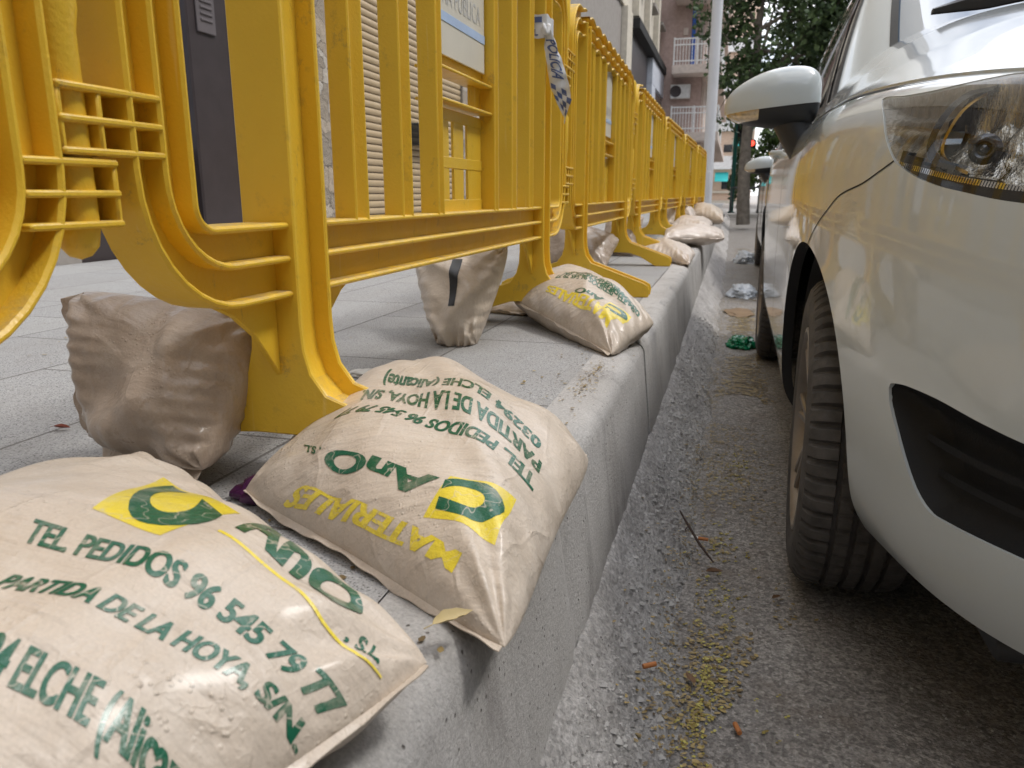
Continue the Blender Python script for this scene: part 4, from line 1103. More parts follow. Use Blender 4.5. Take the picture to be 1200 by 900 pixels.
    for sd_ in (1, -1):
        rows = [[(lambda q: (q[0] if sd_ > 0 else 2*CX-q[0], q[1], q[2]))(bon(u, t)) for t in ht] for u in hu]
        rows += [[(p[0], p[1]+.06*k, p[2]+.006*k) for p in rows[-1]] for k in (1, 2, 3)]
        mb.grid(rows)
        mb.grid([[(lambda q, d: (q[0] if sd_ > 0 else 2*CX-q[0], q[1], q[2]-d))(bon(u, 0), d) for d in (0, .012)] for u in hu])
    mb.build('bonnet', [paint], root, 50, merge=.0001)
    for sd_ in (1, -1):
        mb = MB(); ribbon_uv(mb, BODY, [(u, 8.2) for u in np.linspace(7.6, 13.2, 60)], .012, .001, 0, (sd_,), BFLIP, lambda t: .1+min(1, t*1.7))
        mb.build('bonnet_gap_strip', M['matt_black'], root, 60)  # black strip stands in for the shade in the bonnet gap
    # greenhouse
    LOW = [(1.11, 2.20, 1.215), (.75, 2.255, 1.20), (.47, 2.34, 1.165), (.352, 2.40, 1.115), (.312, 2.39, 1.05), (.27, 2.35, .99), (.222, 2.30, .975), (.208, 2.8, .985), (.208, 3.3, .995), (.228, 3.8, 1.01), (.27, 4.2, 1.03), (.42, 4.5, 1.05), (1.11, 4.62, 1.06)]
    UP = [(1.11, 2.95, 1.66), (.78, 2.97, 1.655), (.55, 3.03, 1.635), (.462, 3.08, 1.615), (.45, 3.10, 1.60), (.45, 3.11, 1.59), (.44, 3.13, 1.58), (.425, 3.3, 1.59), (.425, 3.55, 1.59), (.445, 3.9, 1.58), (.48, 4.2, 1.54), (.58, 4.35, 1.5), (1.11, 4.45, 1.52)]
    GH = np.zeros((13, 6, 3))
    for j in range(13):
        a, b = np.array(LOW[j]), np.array(UP[j]); cdir = np.array((CX, 3.2, 1.2))-a; cdir[2] = 0; cdir /= max(1e-6, np.linalg.norm(cdir))
        for k, (t, bl) in enumerate(((0, 0), (.25, .018), (.5, .026), (.78, .02), (1, 0))):
            GH[j, k] = a+(b-a)*t-cdir*bl*(1 if j > 3 else .6)+np.array((0, 0, .012*(k == 2)*(j < 3)))
        GH[j, 5] = b+(np.array((CX, 3.7, 1.66))-b)*.14+np.array((0, 0, .022))
    gt = Patch.from_net(GH, [float(u) for u in np.linspace(0, 12, 181)], [float(v) for v in np.linspace(0, 5, 61)])
    cch = gt.P[100*61+20]; 
    i0 = 110*61+25
    if gt.N[i0][0] > 0: gt.N = [-n for n in gt.N]
    P0 = gt.polys
    ws, P0, c1 = gt.split(lambda U, P: np.maximum(U[:, 0]-2.72, np.maximum(.05-U[:, 1], U[:, 1]-3.9)), P0)
    sw, P0, c2_ = gt.split(lambda U, P: np.maximum(np.maximum(5.62+.10*U[:, 1]*0-U[:, 0], U[:, 0]-9.7), np.maximum(.25-U[:, 1], U[:, 1]-3.75)), P0)
    rw, P0, c3 = gt.split(lambda U, P: np.maximum(10.9-U[:, 0], np.maximum(.3-U[:, 1], U[:, 1]-3.7)), P0)
    mb = MB(); add_patch(mb, gt, P0)
    for c in (c1, c2_, c3): add_rim(mb, gt, c, lambda i: -gt.N[i]*.006)
    rf = [GH_row for GH_row in bs_grid(GH, np.linspace(0, 12, 73), [5.0])[:, 0]]
    for sd_ in (1, -1):
        mb.grid([[((q[0] if sd_ > 0 else 2*CX-q[0]), q[1], q[2]) for q in [r_+(np.array((CX, 3.7, 1.70))-r_)*t+np.array((0, 0, .03*math.sin(t*1.57))) for t in (0, .25, .5, .75, 1)]] for r_ in rf])
    mb.build('roof_and_pillars', [paint], root, 45, recalc=False)
    mb = MB(); add_patch(mb, gt, ws, -.003); mb.build('windscreen', M['windscreen'], root, 60, recalc=False)
    mb = MB(); add_patch(mb, gt, rw, -.003); mb.build('rear_window', M['carglass'], root, 60, recalc=False)
    for sd_ in (1, -1):
        mb = MB(); add_patch(mb, gt, sw, -.003, 0, (sd_,)); mb.build('side_window', M['carglass'], root, 60, recalc=False)
    gf = bool(np.dot(np.cross(bs_surf(GH, 7.02, 2)-bs_surf(GH, 6.98, 2), bs_surf(GH, 7, 2.02)-bs_surf(GH, 7, 1.98)), np.array((1, 0, 0))) > 0)
    mb = MB()
    ribbon_uv(mb, GH, [(2.72, .1+3.8*t) for t in np.linspace(0, 1, 40)], .022, .002, 0, (1, -1), gf)
    ribbon_uv(mb, GH, [(1.9*t, .13) for t in np.linspace(0, 1, 40)], .02, .001, 0, (1, -1), gf)
    ribbon_uv(mb, GH, [(6.05+.28*t, .25+3.4*t) for t in np.linspace(0, 1, 40)], .02, .0015, 0, (1, -1), gf)
    ribbon_uv(mb, GH, [(5.62, .25+3.5*t) for t in np.linspace(0, 1, 40)], .014, .0015, 0, (1, -1), gf)
    ribbon_uv(mb, GH, [(8.3, .25+3.5*t) for t in np.linspace(0, 1, 40)], .06, .0015, 0, (1, -1), gf)
    ribbon_uv(mb, GH, [(5.62+4.1*t, .22) for t in np.linspace(0, 1, 40)], .022, .003, 0, (1, -1), gf)
    mb.build('window_seal', M['blackplastic'], root, 60)
    # wiper: arm and blade resting at the foot of the windscreen
    mb = MB(); a = Vector((.46, 2.33, 1.232)); b = Vector((1.02, 2.17, 1.275))
    rows = []
    for i in range(24):
        t = i/23; p = a.lerp(b, t)+Vector((0, -.012*math.sin(t*3.1), .010*math.sin(t*3.1))); h = .006+.016*min(1, t*5)
        rows.append([p+Vector((0, -.012, -h)), p+Vector((0, -.016, h*.4)), p+Vector((0, -.004, h)), p+Vector((0, .012, h*.5)), p+Vector((0, .014, -h))])
    mb.grid(rows); mb.add(rows[0], [[0, 1, 2, 3, 4]]); mb.add(rows[-1], [[4, 3, 2, 1, 0]])
    mb.build('wiper', M['blackplastic'], root, 40)
    # door mirrors
    sec = [(-.036, 1.006, 1.026, .012), (-.030, .992, 1.045, .032), (-.012, .980, 1.065, .05), (.02, .970, 1.085, .062), (.06, .963, 1.103, .07), (.107, .958, 1.114, .075), (.155, .960, 1.117, .077), (.19, .966, 1.110, .074), (.207, .978, 1.095, .064), (.214, .995, 1.075, .045), (.216, 1.03, 1.045, .012)]
    net = np.zeros((len(sec), 14, 3))
    for i, (x, zb_, zt_, d) in enumerate(sec):
        for k in range(14):
            a = math.pi+2*math.pi*k/13 if False else (-math.pi/2)+2*math.pi*k/13
            ca, sa = math.cos(a), math.sin(a); e = .72
            yy = -abs(ca)**e*math.copysign(1, ca)*d*(1.0 if ca > 0 else .45); zz = (zb_+zt_)/2+abs(sa)**e*math.copysign(1, sa)*(zt_-zb_)/2*1.06
            net[i, k] = (x, 2.36+yy+.25*max(0, .05-x), zz)
    for sd_ in (1, -1):
        mt = Patch.from_net(net, [float(u) for u in np.linspace(0, 10, 71)], [float(v) for v in np.linspace(0, 13, 92)])
        cen = np.mean(np.array(mt.P), axis=0); i0 = 35*92+26
        if np.dot(mt.N[i0], mt.P[i0]-cen) < 0: mt.N = [-n for n in mt.N]
        low, cap_, cc = mt.split(lambda U, P: P[:, 2]-(1.000+.018*np.clip((P[:, 0])/.2, -.2, 1)))
        len_, low, cc2 = mt.split(lambda U, P: np.maximum(np.maximum(P[:, 0]-.055, (.972+.02*np.clip(-P[:, 0]/.04, -1, 1)*0+.10*np.clip(P[:, 0], 0, 1))-P[:, 2]), P[:, 1]-2.37), low)
        mb = MB(); add_patch(mb, mt, cap_, 0, 0, (sd_,)); add_rim(mb, mt, cc, lambda i: -mt.N[i]*.006, 0, (sd_,))
        cp = mb.build('door_mirror', [paint], root, 50, recalc=True)
        mb = MB(); add_patch(mb, mt, low, -.0025, 0, (sd_,))
        rows = []
        for t in np.linspace(0, 1, 10):
            c = Vector((.140+.050*t+.01*t*t, 2.36, .985-.125*t)); rx = .055-.026*t; ry = .045+.005*t
            rows.append([((c.x+rx*math.cos(a)) if sd_ > 0 else 2*CX-(c.x+rx*math.cos(a)), c.y+ry*math.sin(a), c.z+.02*math.cos(a)*t) for a in [2*math.pi*k/20 for k in range(21)]])
        mb.grid(rows); mb.build('mirror_base', M['blackplastic'], cp, 50)
        mb = MB(); add_patch(mb, mt, len_, -.001, 0, (sd_,)); mb.build('indicator', M['indicator'], cp, 50)
    # wheels
    for ay in (AXF, AXR):
        for sd_ in (1, -1):
            X = lambda x, sd_=sd_: x if sd_ > 0 else 2*CX-x
            xo = .160; st = R(2.6) if ay == AXF else 0; px_ = .27
            def steer(p, sd_=sd_, ay=ay, st=st):
                x, y = p[0]-px_, p[1]-ay; q = (px_+x*math.cos(st)+y*math.sin(st), ay-x*math.sin(st)+y*math.cos(st), p[2])
                return (q[0] if sd_ > 0 else 2*CX-q[0], q[1], q[2])
            tread = [.026, .054, .056, .062, .064, .086, .088, .095, .097, .117, .119, .126, .128, .147, .149, .155, .157, .180]
            prof = [(.207, .014), (.212, .006), (.232, .001), (.262, .0), (.286, .006), (.299, .016)]
            for k, x in enumerate(tread):
                gro = k % 4 in (2, 3) and k >= 2
                prof.append((.3105-.35*abs(x-.103)**2*9*.3-(.011 if gro else 0), x))
            prof += [(.298, .192), (.26, .202), (.21, .19)]
            n = 420
            def mpw(a, b, x, ay=ay, X=X):
                r_ = math.hypot(a, b); th = math.atan2(b, a); k = (th/(2*math.pi)*n)
                ki = int(round(k)) % n
                if r_ > .294:
                    if x < .055 and ki % 7 in (0, 1): r_ -= .009
                    elif .063 < x < .087 and (ki+int(x*900)) % 7 in (0,): r_ -= .006
                    elif .096 < x < .118 and (ki+3) % 7 in (0,): r_ -= .006
                    elif x > .15 and ki % 7 in (3, 4): r_ -= .005
                z = WZ+r_*math.sin(th)-.004
                if z < .004: z = .004-(.004-z)*.1
                return steer((xo+x, ay+r_*math.cos(th), z))
            mb = MB(); mb.lathe([(.0001, .07), (.10, .07), (.16, .075), (.20, .075)], lambda a, b, x, ay=ay: steer((xo+x, ay+a, WZ-.004+b)), 36)
            wh = mb.build('wheel', M['matt_black'], root, 40)
            mb = MB(); mb.lathe(prof, mpw, n); mb.build('tyre', M['rubber'], wh, 25)
            mb = MB(); mq = lambda a, b, x, ay=ay: steer((xo+x, ay+a, WZ-.004+b))
            mb.lathe([(.210, .012), (.208, .004), (.200, .003), (.194, .010), (.190, .03), (.188, .06)], mq, 60)
            mb.lathe([(.0001, .018), (.035, .018), (.052, .024), (.058, .036)], mq, 40)
            for q in range(7):
                for dl in (-.11, .11):
                    a0 = 2*math.pi*q/7+dl; rows = []
                    for t in np.linspace(0, 1, 8):
                        r_ = .045+.152*t; w = .010-.002*t; a1 = a0-dl*.35*(1-t); ca, sa = math.cos(a1), math.sin(a1); x = .022-.012*t
                        rows.append([mq(r_*ca-w*sa*e, r_*sa+w*ca*e, x+f) for e, f in ((-1, .018), (-1, .004), (-.6, 0), (.6, 0), (1, .004), (1, .018))])
                    mb.grid(rows)
            mb.build('rim', M['alloy'], wh, 35)
    # door handle
    for sd_ in (1, -1):
        p = bs_surf(BODY, 15.05, 7.0); mb = MB(); X = lambda x: x if sd_ > 0 else 2*CX-x
        mb.tube([(X(p[0]+.01), p[1]-.10, p[2]), (X(p[0]-.022), p[1]-.085, p[2]), (X(p[0]-.03), p[1], p[2]+.003), (X(p[0]-.022), p[1]+.085, p[2]), (X(p[0]+.01), p[1]+.10, p[2])], .011, 12)
        mb.build('door_handle', [paint], root, 60)
    return root
def mk_lamp(name, c1, c2, sc, rough):
    m, n, b = newmat(name)
    v = noise(n, sc, 4, .6, stretch=(2.5, 2.5, .5)); r_ = ramp(n, v.outputs['Fac'], [(.35, c1), (.65, c2)]); n.links.new(r_.outputs[0], b.inputs['Base Color'])
    b.inputs['Metallic'].default_value = .95; b.inputs['Roughness'].default_value = rough; bump(n, b, v.outputs['Fac'], .006); return m
M['lamp_chrome'] = mk_lamp('lamp_reflector', (.26, .24, .21), (.66, .65, .63), 30, .13)
M['lamp_side'] = mk_lamp('lamp_side_housing', (.20, .185, .16), (.33, .31, .28), 22, .38)
M['bezel'] = plain('lamp_bezel', (.10, .105, .12), .2, metal=.8)
M['intake'] = plain('intake_plastic', (.010, .0105, .012), .6, bmp=.0006, bs=300, spec=.3)
M['indicator'] = plain('indicator_lens', (.52, .42, .28), .12, metal=.35, var=.3, vs_=70, coat=1)
car = make_car()
car2 = dup(car); car2.location = (.13, 5.25, .0)
tag(car2, 'dark grey car parked behind the white hatchback, only its door mirror and flank showing', 'car')
car['group'] = car2['group'] = 'cars parked along the kerb'
def repaint(o):
    for ch in kids(o):
        for s in ch.material_slots:
            if s.material == M['paint'] and ch.name.split('.')[0] not in ('door_mirror',):
                s.link = 'OBJECT'; s.material = M['dark_paint']
        repaint(ch)
repaint(car2)

car3 = dup(car); car3.location = (.10, -5.45, 0); tag(car3, 'unseen dark car added behind the viewpoint to shade the white hatchback', 'car', 'cars parked along the kerb'); repaint(car3)  # added out of view to block light on the bumper and give reflections
# ------------------------------------------------------------------ buildings
def box(mb, x0, x1, y0, y1, z0, z1, ch=.006, m=0): mb.cbox(((x0+x1)/2, (y0+y1)/2, (z0+z1)/2), (abs(x1-x0), abs(y1-y0), abs(z1-z0)), ch, m)
def part(name, mat, root, *boxes, ch=.006, smooth=30):
    mb = MB()
    for b in boxes: box(mb, *b, ch=ch)
    o = mb.build(name, mat, root, smooth); o.location = [-a for a in root.location]; return o
def sub(o, par): o.parent = par; o.location = (0, 0, 0); return o
blk = thing('apartment_block', 'long beige apartment block with shopfronts behind the yellow barriers, left side', 'building', (-3.0, 12, .47))
part('wall', M['grey_render'], blk, (-9, -2.96, -14, 37, .2, 5.4))
part('upper_wall', M['cream'], blk, (-9, -2.90, -14, 37, 5.4, 17))
part('plinth', M['grey_render'], blk, (-2.96, -2.90, -14, 2.95, .4, .85))
w = part('shop_window', M['blue_glass'], blk, (-2.96, -2.935, 2.2, 3.79, 1.02, 3.1))
part('lower_panel', M['pillar'], w, (-2.955, -2.92, 2.2, 3.79, .46, .99))
w.children[0].location = (0, 0, 0)
part('door_pillar', M['pillar'], blk, (-2.96, -2.85, 3.80, 4.16, .44, 3.4), ch=.01)
part('edge_trim', M['grey_metal'], blk, (-2.96, -2.84, 4.165, 4.25, .44, 3.4), ch=.008)
part('stone_cladding', M['stone'], blk, (-2.96, -2.875, 4.27, 5.62, .44, 3.6))
part('stone_cladding', M['stone'], blk, (-2.96, -2.875, 8.35, 12.5, .44, 3.6))
mb = MB(); rows = []
zz = .45
prof = []
while zz < 3.2:
    for k in range(6): prof.append((-2.90+.006*math.sin(math.pi*k/5)**.5, zz+.047*k/5))
    prof.append((-2.915, zz+.049)); prof.append((-2.915, zz+.056)); zz += .057
mb.grid([[(x, y, z) for x, z in prof] for y in (5.66, 8.32)])
sh = mb.build('roller_shutter', M['shutter'], blk, 40); sh.location = [-a for a in blk.location]
mb = MB()
zz = .45
while zz < 3.2: box(mb, -2.916, -2.9135, 5.66, 8.32, zz+.0485, zz+.0555, ch=.0008); zz += .057
g_ = mb.build('shutter_groove', M['shutter_dark'], sh, 0)
part('sign_box', M['dark_glass'], blk, (-2.90, -2.8, 6.9, 7.3, 1.22, 1.42))
part('pilaster', M['cream'], blk, (-2.96, -2.80, 20.9, 21.9, .44, 5.38))
part('shopfront_recess', M['pillar'], blk, (-2.96, -2.87, 21.92, 26.4, .44, 5.3))
part('white_fascia', M['white_sign'], blk, (-2.96, -2.70, 26.5, 37, 4.25, 5.02), (-2.96, -2.70, 26.5, 27.6, .5, 4.24), (-2.96, -2.70, 27.61, 37, .6, 2.2))
part('fascia_trim', M['matt_black'], blk, (-2.96, -2.62, 22.0, 37, 5.05, 5.30))
part('shop_window', M['dark_glass'], blk, (-2.96, -2.76, 27.62, 36.9, 2.22, 4.23))
for y in (22.5, 25.3, 28.1, 30.9, 33.7, 36.4): part('pilaster', M['cream'], blk, (-2.9, -2.72, y, y+.45, 5.45, 17))
for y in (23.6, 26.4, 29.2, 32.0, 34.8):
    for z in (6.6, 9.6, 12.6):
        f = part('window', M['dark_glass'], blk, (-2.91, -2.885, y, y+1.1, z, z+1.5)); sl_ = part('sill', M['grey_render'], blk, (-2.91, -2.68, y-.1, y+1.2, z-.12, z-.02)); sub(sl_, f)
ic = MB(); box(ic, -2.849, -2.838, 3.87, 4.03, 1.64, 2.0, ch=.004)
for k in range(6): box(ic, -2.839, -2.832, 3.90, 4.00, 1.70+k*.032, 1.712+k*.032, ch=.002)
o = ic.build('door_intercom', plain('intercom_grey', (.12, .105, .11), .45), None, 30); o.location = (0, 0, 0); tag(o, 'grey slotted intercom plate on the dark door pillar', 'intercom')

for o_ in (blk, o):
    o_.location = Vector((0, 0, .78))+(o_.location-Vector((0, 0, .78)))*1.21; o_.scale = (1.21, )*3
bb = thing('balcony_building', 'pink apartment building with projecting balconies beyond the shopfronts', 'building', (-2, 42, .1))
part('wall', M['pink'], bb, (-9, -1.62, 37.05, 60, .1, 20))
part('side_wall', M['pale_pink'], bb, (-1.62, -1.50, 37.6, 60, .1, 20))
for z in (3.4, 6.15, 9.1, 12.1, 15.1):
    part('balcony_slab', M['pale_pink'], bb, (-2.83, -.75, 35.7, 37.04, z-.34, z), (-1.5, -.75, 37.05, 60, z-.34, z))
    mb = MB()
    for x in np.arange(-2.78, -.76, .125): box(mb, x, x+.028, 35.74, 35.765, z+.002, z+1.02, ch=.004)
    for y in np.arange(35.9, 46, .16): box(mb, -.80, -.775, y, y+.028, z+.002, z+1.02, ch=.004)
    for zz in (z+.16, z+.80, z+1.04): box(mb, -2.8, -.77, 35.73, 35.775, zz-.025, zz+.025, ch=.004); box(mb, -.81, -.77, 35.78, 46, zz-.025, zz+.025, ch=.004)
    for x in (-2.8, -1.85, -.83): box(mb, x, x+.06, 35.725, 35.78, z+.002, z+1.1, ch=.004)
    o = mb.build('balcony_railing', M['white_render'], bb, 30); o.location = [-a for a in bb.location]
for y in (39, 42, 45): part('window', M['dark_glass'], bb, (-1.52, -1.47, y, y+1.2, 1.2, 2.7), (-1.52, -1.47, y, y+1.2, 6.4, 8.4))
part('door', M['grey_render'], bb, (-1.78, -1.64, 37.0, 37.06, 6.17, 8.2))
bp = MB(); box(bp, -2.14, -1.98, 36.85, 36.95, 5.9, 8.6, ch=.02); o = bp.build('folded_parasol', M['blue_pipe'], None, 30); tag(o, 'furled blue parasol standing on the pink building\'s balcony', 'parasol')
vb = MB(); box(vb, -2.5, -2.3, 36.98, 37.045, 7.55, 7.85, ch=.01); o = vb.build('meter_box', M['pale_pink'], None, 30); tag(o, 'small pale meter box on the pink wall above the balcony', 'box')
ac = thing('air_conditioner', 'white air conditioner unit on the pink wall under the balcony', 'air conditioner', (-2.5, 36.8, 5.2))
mb = MB(); mb.cbox((0, 0, 0), (.85, .30, .58), .02); mb.build('casing', M['white_render'], ac, 30)
mb = MB(); mb.lathe([(.0001, -.152), (.20, -.152), (.235, -.160), (.245, -.152)], lambda a, b, z: (-.2+a, z, b), 28)
for k in range(5): mb.lathe([(.04+k*.04, -.158), (.05+k*.04, -.162), (.055+k*.04, -.157)], lambda a, b, z: (-.2+a, z, b), 28)
mb.build('fan_grille', M['pillar'], ac, 40)

fb = thing('far_building', 'pale distant apartment building with turquoise awnings at the end of the street', 'building', (0, 76, 0))
part('wall', M['peach'], fb, (-14, 1.6, 75, 84, -.5, 30))
part('floor_band', M['white_render'], fb, *[(-7, 1.5, 74.6, 74.99, z, z+1.15) for z in (3.0, 6.3, 9.6, 12.9)])
part('floor_band', M['cream'], fb, (-7, 1.5, 74.75, 74.99, -.05, .25), (-7, 1.5, 74.75, 74.99, .9, 1.1))
for (x0, x1, z0, z1) in ((-1.62, -.45, 1.95, 2.75), (-.9, .3, 7.5, 8.6), (-3.4, -2.2, 1.95, 2.75), (-.2, 1.2, 5.0, 5.8)):
    mb = MB(); mb.add([(x0, 74.98, z1), (x1, 74.98, z1), (x1, 73.9, z0), (x0, 73.9, z0), (x0, 74.98, z1-.05), (x1, 74.98, z1-.05), (x1, 73.9, z0-.05), (x0, 73.9, z0-.05)], [(0, 1, 2, 3), (4, 5, 6, 7), (2, 3, 7, 6), (0, 3, 7, 4), (1, 2, 6, 5)])
    o = mb.build('awning', M['turquoise'], fb, 0); o.location = [-a for a in fb.location]
for (x, z) in ((-1.0, 1.25), (.2, 1.25), (1.2, 1.25), (-1.1, -.4), (.3, -.4), (-1.0, 4.5), (.4, 4.5), (-2.6, 1.25)):
    part('window', M['dark_glass'], fb, (x, x+.75, 74.93, 75.01, z, z+.65))
# the other side of the street and an unseen block added behind the camera (both shade and reflect in the car)
ob = thing('street_building', 'beige street building opposite, beyond the parked cars', 'building', (12, 10, 0))
part('wall', M['concrete_grey'], ob, (10, 18, -30, 70, -.1, 17))
for y in range(-28, 68, 4): part('window', M['dark_glass'], ob, *[(9.96, 10.01, y, y+1.5, z, z+1.5) for z in (1.2, 4.4, 7.4, 10.4, 13.4)])
rb = thing('street_building', 'unseen grey building added behind the viewpoint for shade and reflections on the car', 'building', (0, -26, 0))
part('wall', M['concrete_grey'], rb, (-9, 12, -34, -24, -.1, 12))
for x in range(-8, 11, 3): part('window', M['dark_glass'], rb, (x, x+1.4, -24.01, -23.96, 1.5, 3.2), (x, x+1.4, -24.01, -23.96, 5.0, 6.8))

# ------------------------------------------------------------------ trees
def leaf_cloud(mb, blobs, n, size, rg, surf=.55):
    w = [b[3]*b[4]*b[5] for b in blobs]; tot = sum(w)
    for b, wi in zip(blobs, w):
        for _ in range(int(n*wi/tot)):
            d = Vector((rg.gauss(0, 1), rg.gauss(0, 1), rg.gauss(0, 1))).normalized(); r_ = rg.random()**surf
            p = Vector((b[0]+d.x*b[3]*r_, b[1]+d.y*b[4]*r_, b[2]+d.z*b[5]*r_))
            if mnoise.noise(p*1.7) < -.10: continue
            a = Vector((rg.gauss(0, 1), rg.gauss(0, 1), rg.gauss(0, .6)-.3)).normalized(); c = a.cross(Vector((rg.gauss(0, 1), rg.gauss(0, 1), rg.gauss(0, 1)))).normalized()
            s = size*rg.uniform(.6, 1.3)
            m_ = p+a*s*.55+a.cross(c)*s*.12
            mb.add([p, p+a*s*.3+c*s*.34, m_+c*s*.22, p+a*s, m_-c*s*.22, p+a*s*.3-c*s*.34], [(0, 1, 2), (0, 2, 4), (2, 3, 4), (0, 4, 5)])
def tree(label, base, h, blobs, n, size, seed, mat, r0=.12, lean=(0, 0)):
    rg = random.Random(seed); root = thing('street_tree', label, 'tree', base, 0, None); tp_ = []
    for i in range(12):
        t = i/11; tp_.append(Vector((lean[0]*t+.05*math.sin(t*5+seed), lean[1]*t, h*t)))
    mb = MB(); mb.tube(tp_, [r0*(1.25-.75*t/11) for t in range(12)], 14)
    for b in blobs:
        s = tp_[rg.randint(6, 10)]; e = Vector((b[0], b[1], b[2])); m_ = s.lerp(e, .5)+Vector((rg.uniform(-.2, .2), rg.uniform(-.2, .2), .2))
        mb.tube([s, m_, e], [r0*.42, r0*.25, r0*.06], 8)
        for _ in range(5):
            d = Vector((rg.uniform(-1, 1)*b[3], rg.uniform(-1, 1)*b[4], rg.uniform(-.8, .8)*b[5]))*.85; mb.tube([m_.lerp(e, .6), m_.lerp(e+d, .6), e+d], [r0*.14, r0*.08, r0*.02], 5)
    mb.build('trunk', M['bark'], root, 50)
    mb = MB(); leaf_cloud(mb, blobs, n, size, rg); mb.build('crown', M[mat], root, 0, recalc=False)
    return root
tree('tall dark leafy tree with grey trunk overhanging the far end of the street', (.28, 19, .1), 4.6,
     [(.4, 0, 4.9, 1.1, 1.0, 1.2), (1.5, -.2, 4.4, 1.1, 1.1, 1.1), (-.35, .1, 3.6, .8, .8, 1.0), (-.75, .2, 4.9, .75, .8, 1.1), (.3, .0, 3.1, .7, .8, .9), (1.2, .3, 3.3, .9, .9, .9), (2.2, .1, 5.2, .9, .9, 1.1), (.6, .1, 6.3, 1.3, 1.2, 1.1), (2.0, .3, 3.9, .8, .8, .9), (-.4, 0, 2.6, .45, .5, .6)], 14500, .15, 3, 'leaf', .125)
tree('broad leafy street tree further back on the right, behind the taller one', (2.2, 27, .1), 4.2,
     [(0, 0, 4.8, 2.0, 1.4, 1.5), (1.6, .4, 4.0, 1.4, 1.2, 1.3), (-1.2, .3, 4.2, 1.3, 1.2, 1.3), (.3, .0, 3.0, 1.6, 1.2, 1.0), (-.6, .2, 6.2, 1.5, 1.2, 1.2), (2.6, 0, 2.8, 1.2, 1, 1.0)], 5200, .21, 5, 'leaf', .16)
tree('small light green tree low beside the dark parked car', (.95, 30, .1), 1.7,
     [(0, 0, 1.9, .55, .6, .7), (.4, .1, 2.6, .6, .6, .6), (-.3, .2, 1.2, .4, .4, .5), (.9, 0, 1.5, .6, .6, .7)], 2600, .17, 6, 'leaf_light', .06)
tree('narrow green street tree between the traffic light posts', (.32, 44, .0), 3.0, [(0, 0, 2.4, .42, .5, 1.5), (.1, 0, 4.0, .5, .5, 1.2), (-.25, 0, 1.2, .35, .4, .8)], 2400, .2, 7, 'leaf', .1)

tree('unseen wide leafy tree added behind the viewpoint to darken the sky there', (.6, -7, .1), 3.0,
     [(0, 0, 4.2, 2.6, 2.2, 1.8), (2.5, .5, 3.6, 2.2, 1.8, 1.5), (-2, .5, 4.2, 1.8, 1.8, 1.5), (5, .3, 4.0, 2.2, 1.8, 1.7)], 4500, .34, 9, 'leaf', .14)  # unseen crown added to dim the sky light on the car front
# ------------------------------------------------------------------ street furniture at the far end
lp = thing('lamp_post', 'thick pale grey lamp post rising at the end of the yellow barriers', 'lamp post', (-.425, 14.0, .40))
mb = MB(); mb.lathe([(.12, 0), (.12, .03), (.092, .05), (.092, .9), (.089, .93), (.086, 5), (.078, 9)], lambda a, b, z: (a, b, z), 36); mb.build('shaft', M['lamp_post'], lp, 50)
mb = MB(); mb.cbox((.0, -.088, .55), (.09, .014, .42), .005); mb.build('hatch', M['lamp_post'], lp, 40)
mb = MB(); mb.tube([(0, 0, 9), (.1, 0, 9.3), (.8, 0, 9.5), (1.4, 0, 9.5)], [.06, .055, .05, .05], 12); mb.cbox((1.6, 0, 9.5), (.7, .25, .1), .03); mb.build('lamp_head', M['lamp_post'], lp, 50)
def signal(label, loc, h, mat, heads, r=.06, lit=False):
    t = thing('traffic_light', label, 'traffic light', loc)
    mb = MB(); mb.lathe([(r*1.7, 0), (r*1.7, .03), (r, .06), (r, h)], lambda a, b, z: (a, b, z), 20); mb.build('post', M[mat], t, 50)
    for (dx, z, n_, lit_) in heads:
        mb = MB(); hh = .26*n_; mb.cbox((dx, -.05, z), (.30, .22, hh), .03)
        for k in range(n_):
            zc_ = z+hh/2-.13-.26*k
            mb.lathe([(.10, -.161), (.115, -.17), (.118, -.30), (.108, -.30), (.10, -.165)], lambda a, b, y, zc_=zc_, dx=dx: (dx+a, y+.005, zc_+abs(b)*1.0 if b > 0 else zc_+b*.4), 18)
        hd = mb.build('signal_head', M['matt_black'], t, 40)
        for k in range(n_):
            zc_ = z+hh/2-.13-.26*k; mb = MB(); mb.lathe([(.0001, -.176), (.07, -.172), (.098, -.165)], lambda a, b, y, zc_=zc_, dx=dx: (dx+a, y, zc_+b), 18)
            mb.build('signal_lens', M['red_light'] if lit_ and k == 0 else M['blackplastic'], hd, 40)
    return t
signal('green traffic light post nearest the lamp post, black heads stacked at its top', (.0, 30, .13), 4.9, 'green_metal', [(-.18, 3.6, 3, False), (.2, 2.9, 2, False)], .075)
signal('green traffic light post showing a red light, beside the dark parked car', (.50, 31, .13), 4.6, 'green_metal', [(.08, 2.35, 2, True), (-.2, 2.75, 3, False)], .085)
gp = thing('steel_post', 'dark grey steel post between the two green traffic light posts', 'post', (.27, 29, .13))
mb = MB(); mb.tube([(0, 0, 0), (0, 0, 3.5)], .075, 16); mb.build('shaft', M['steel_post'], gp, 50); mb = MB(); mb.lathe([(.0001, 3.54), (.06, 3.53), (.08, 3.5), (.08, 3.44)], lambda a, b, z: (a, b, z), 16); mb.build('cap', M['steel_post'], gp, 50)
hr = MB(); hr.tube([(-.02, 29.6, .13), (-.02, 29.6, .98), (.0, 29.6, 1.02), (.9, 29.6, 1.02), (.92, 29.6, .98), (.92, 29.6, .13)], .03, 10); o = hr.build('guard_rail', M['steel_post'], None, 50); tag(o, 'low dark guard rail behind the traffic light posts', 'guard rail')

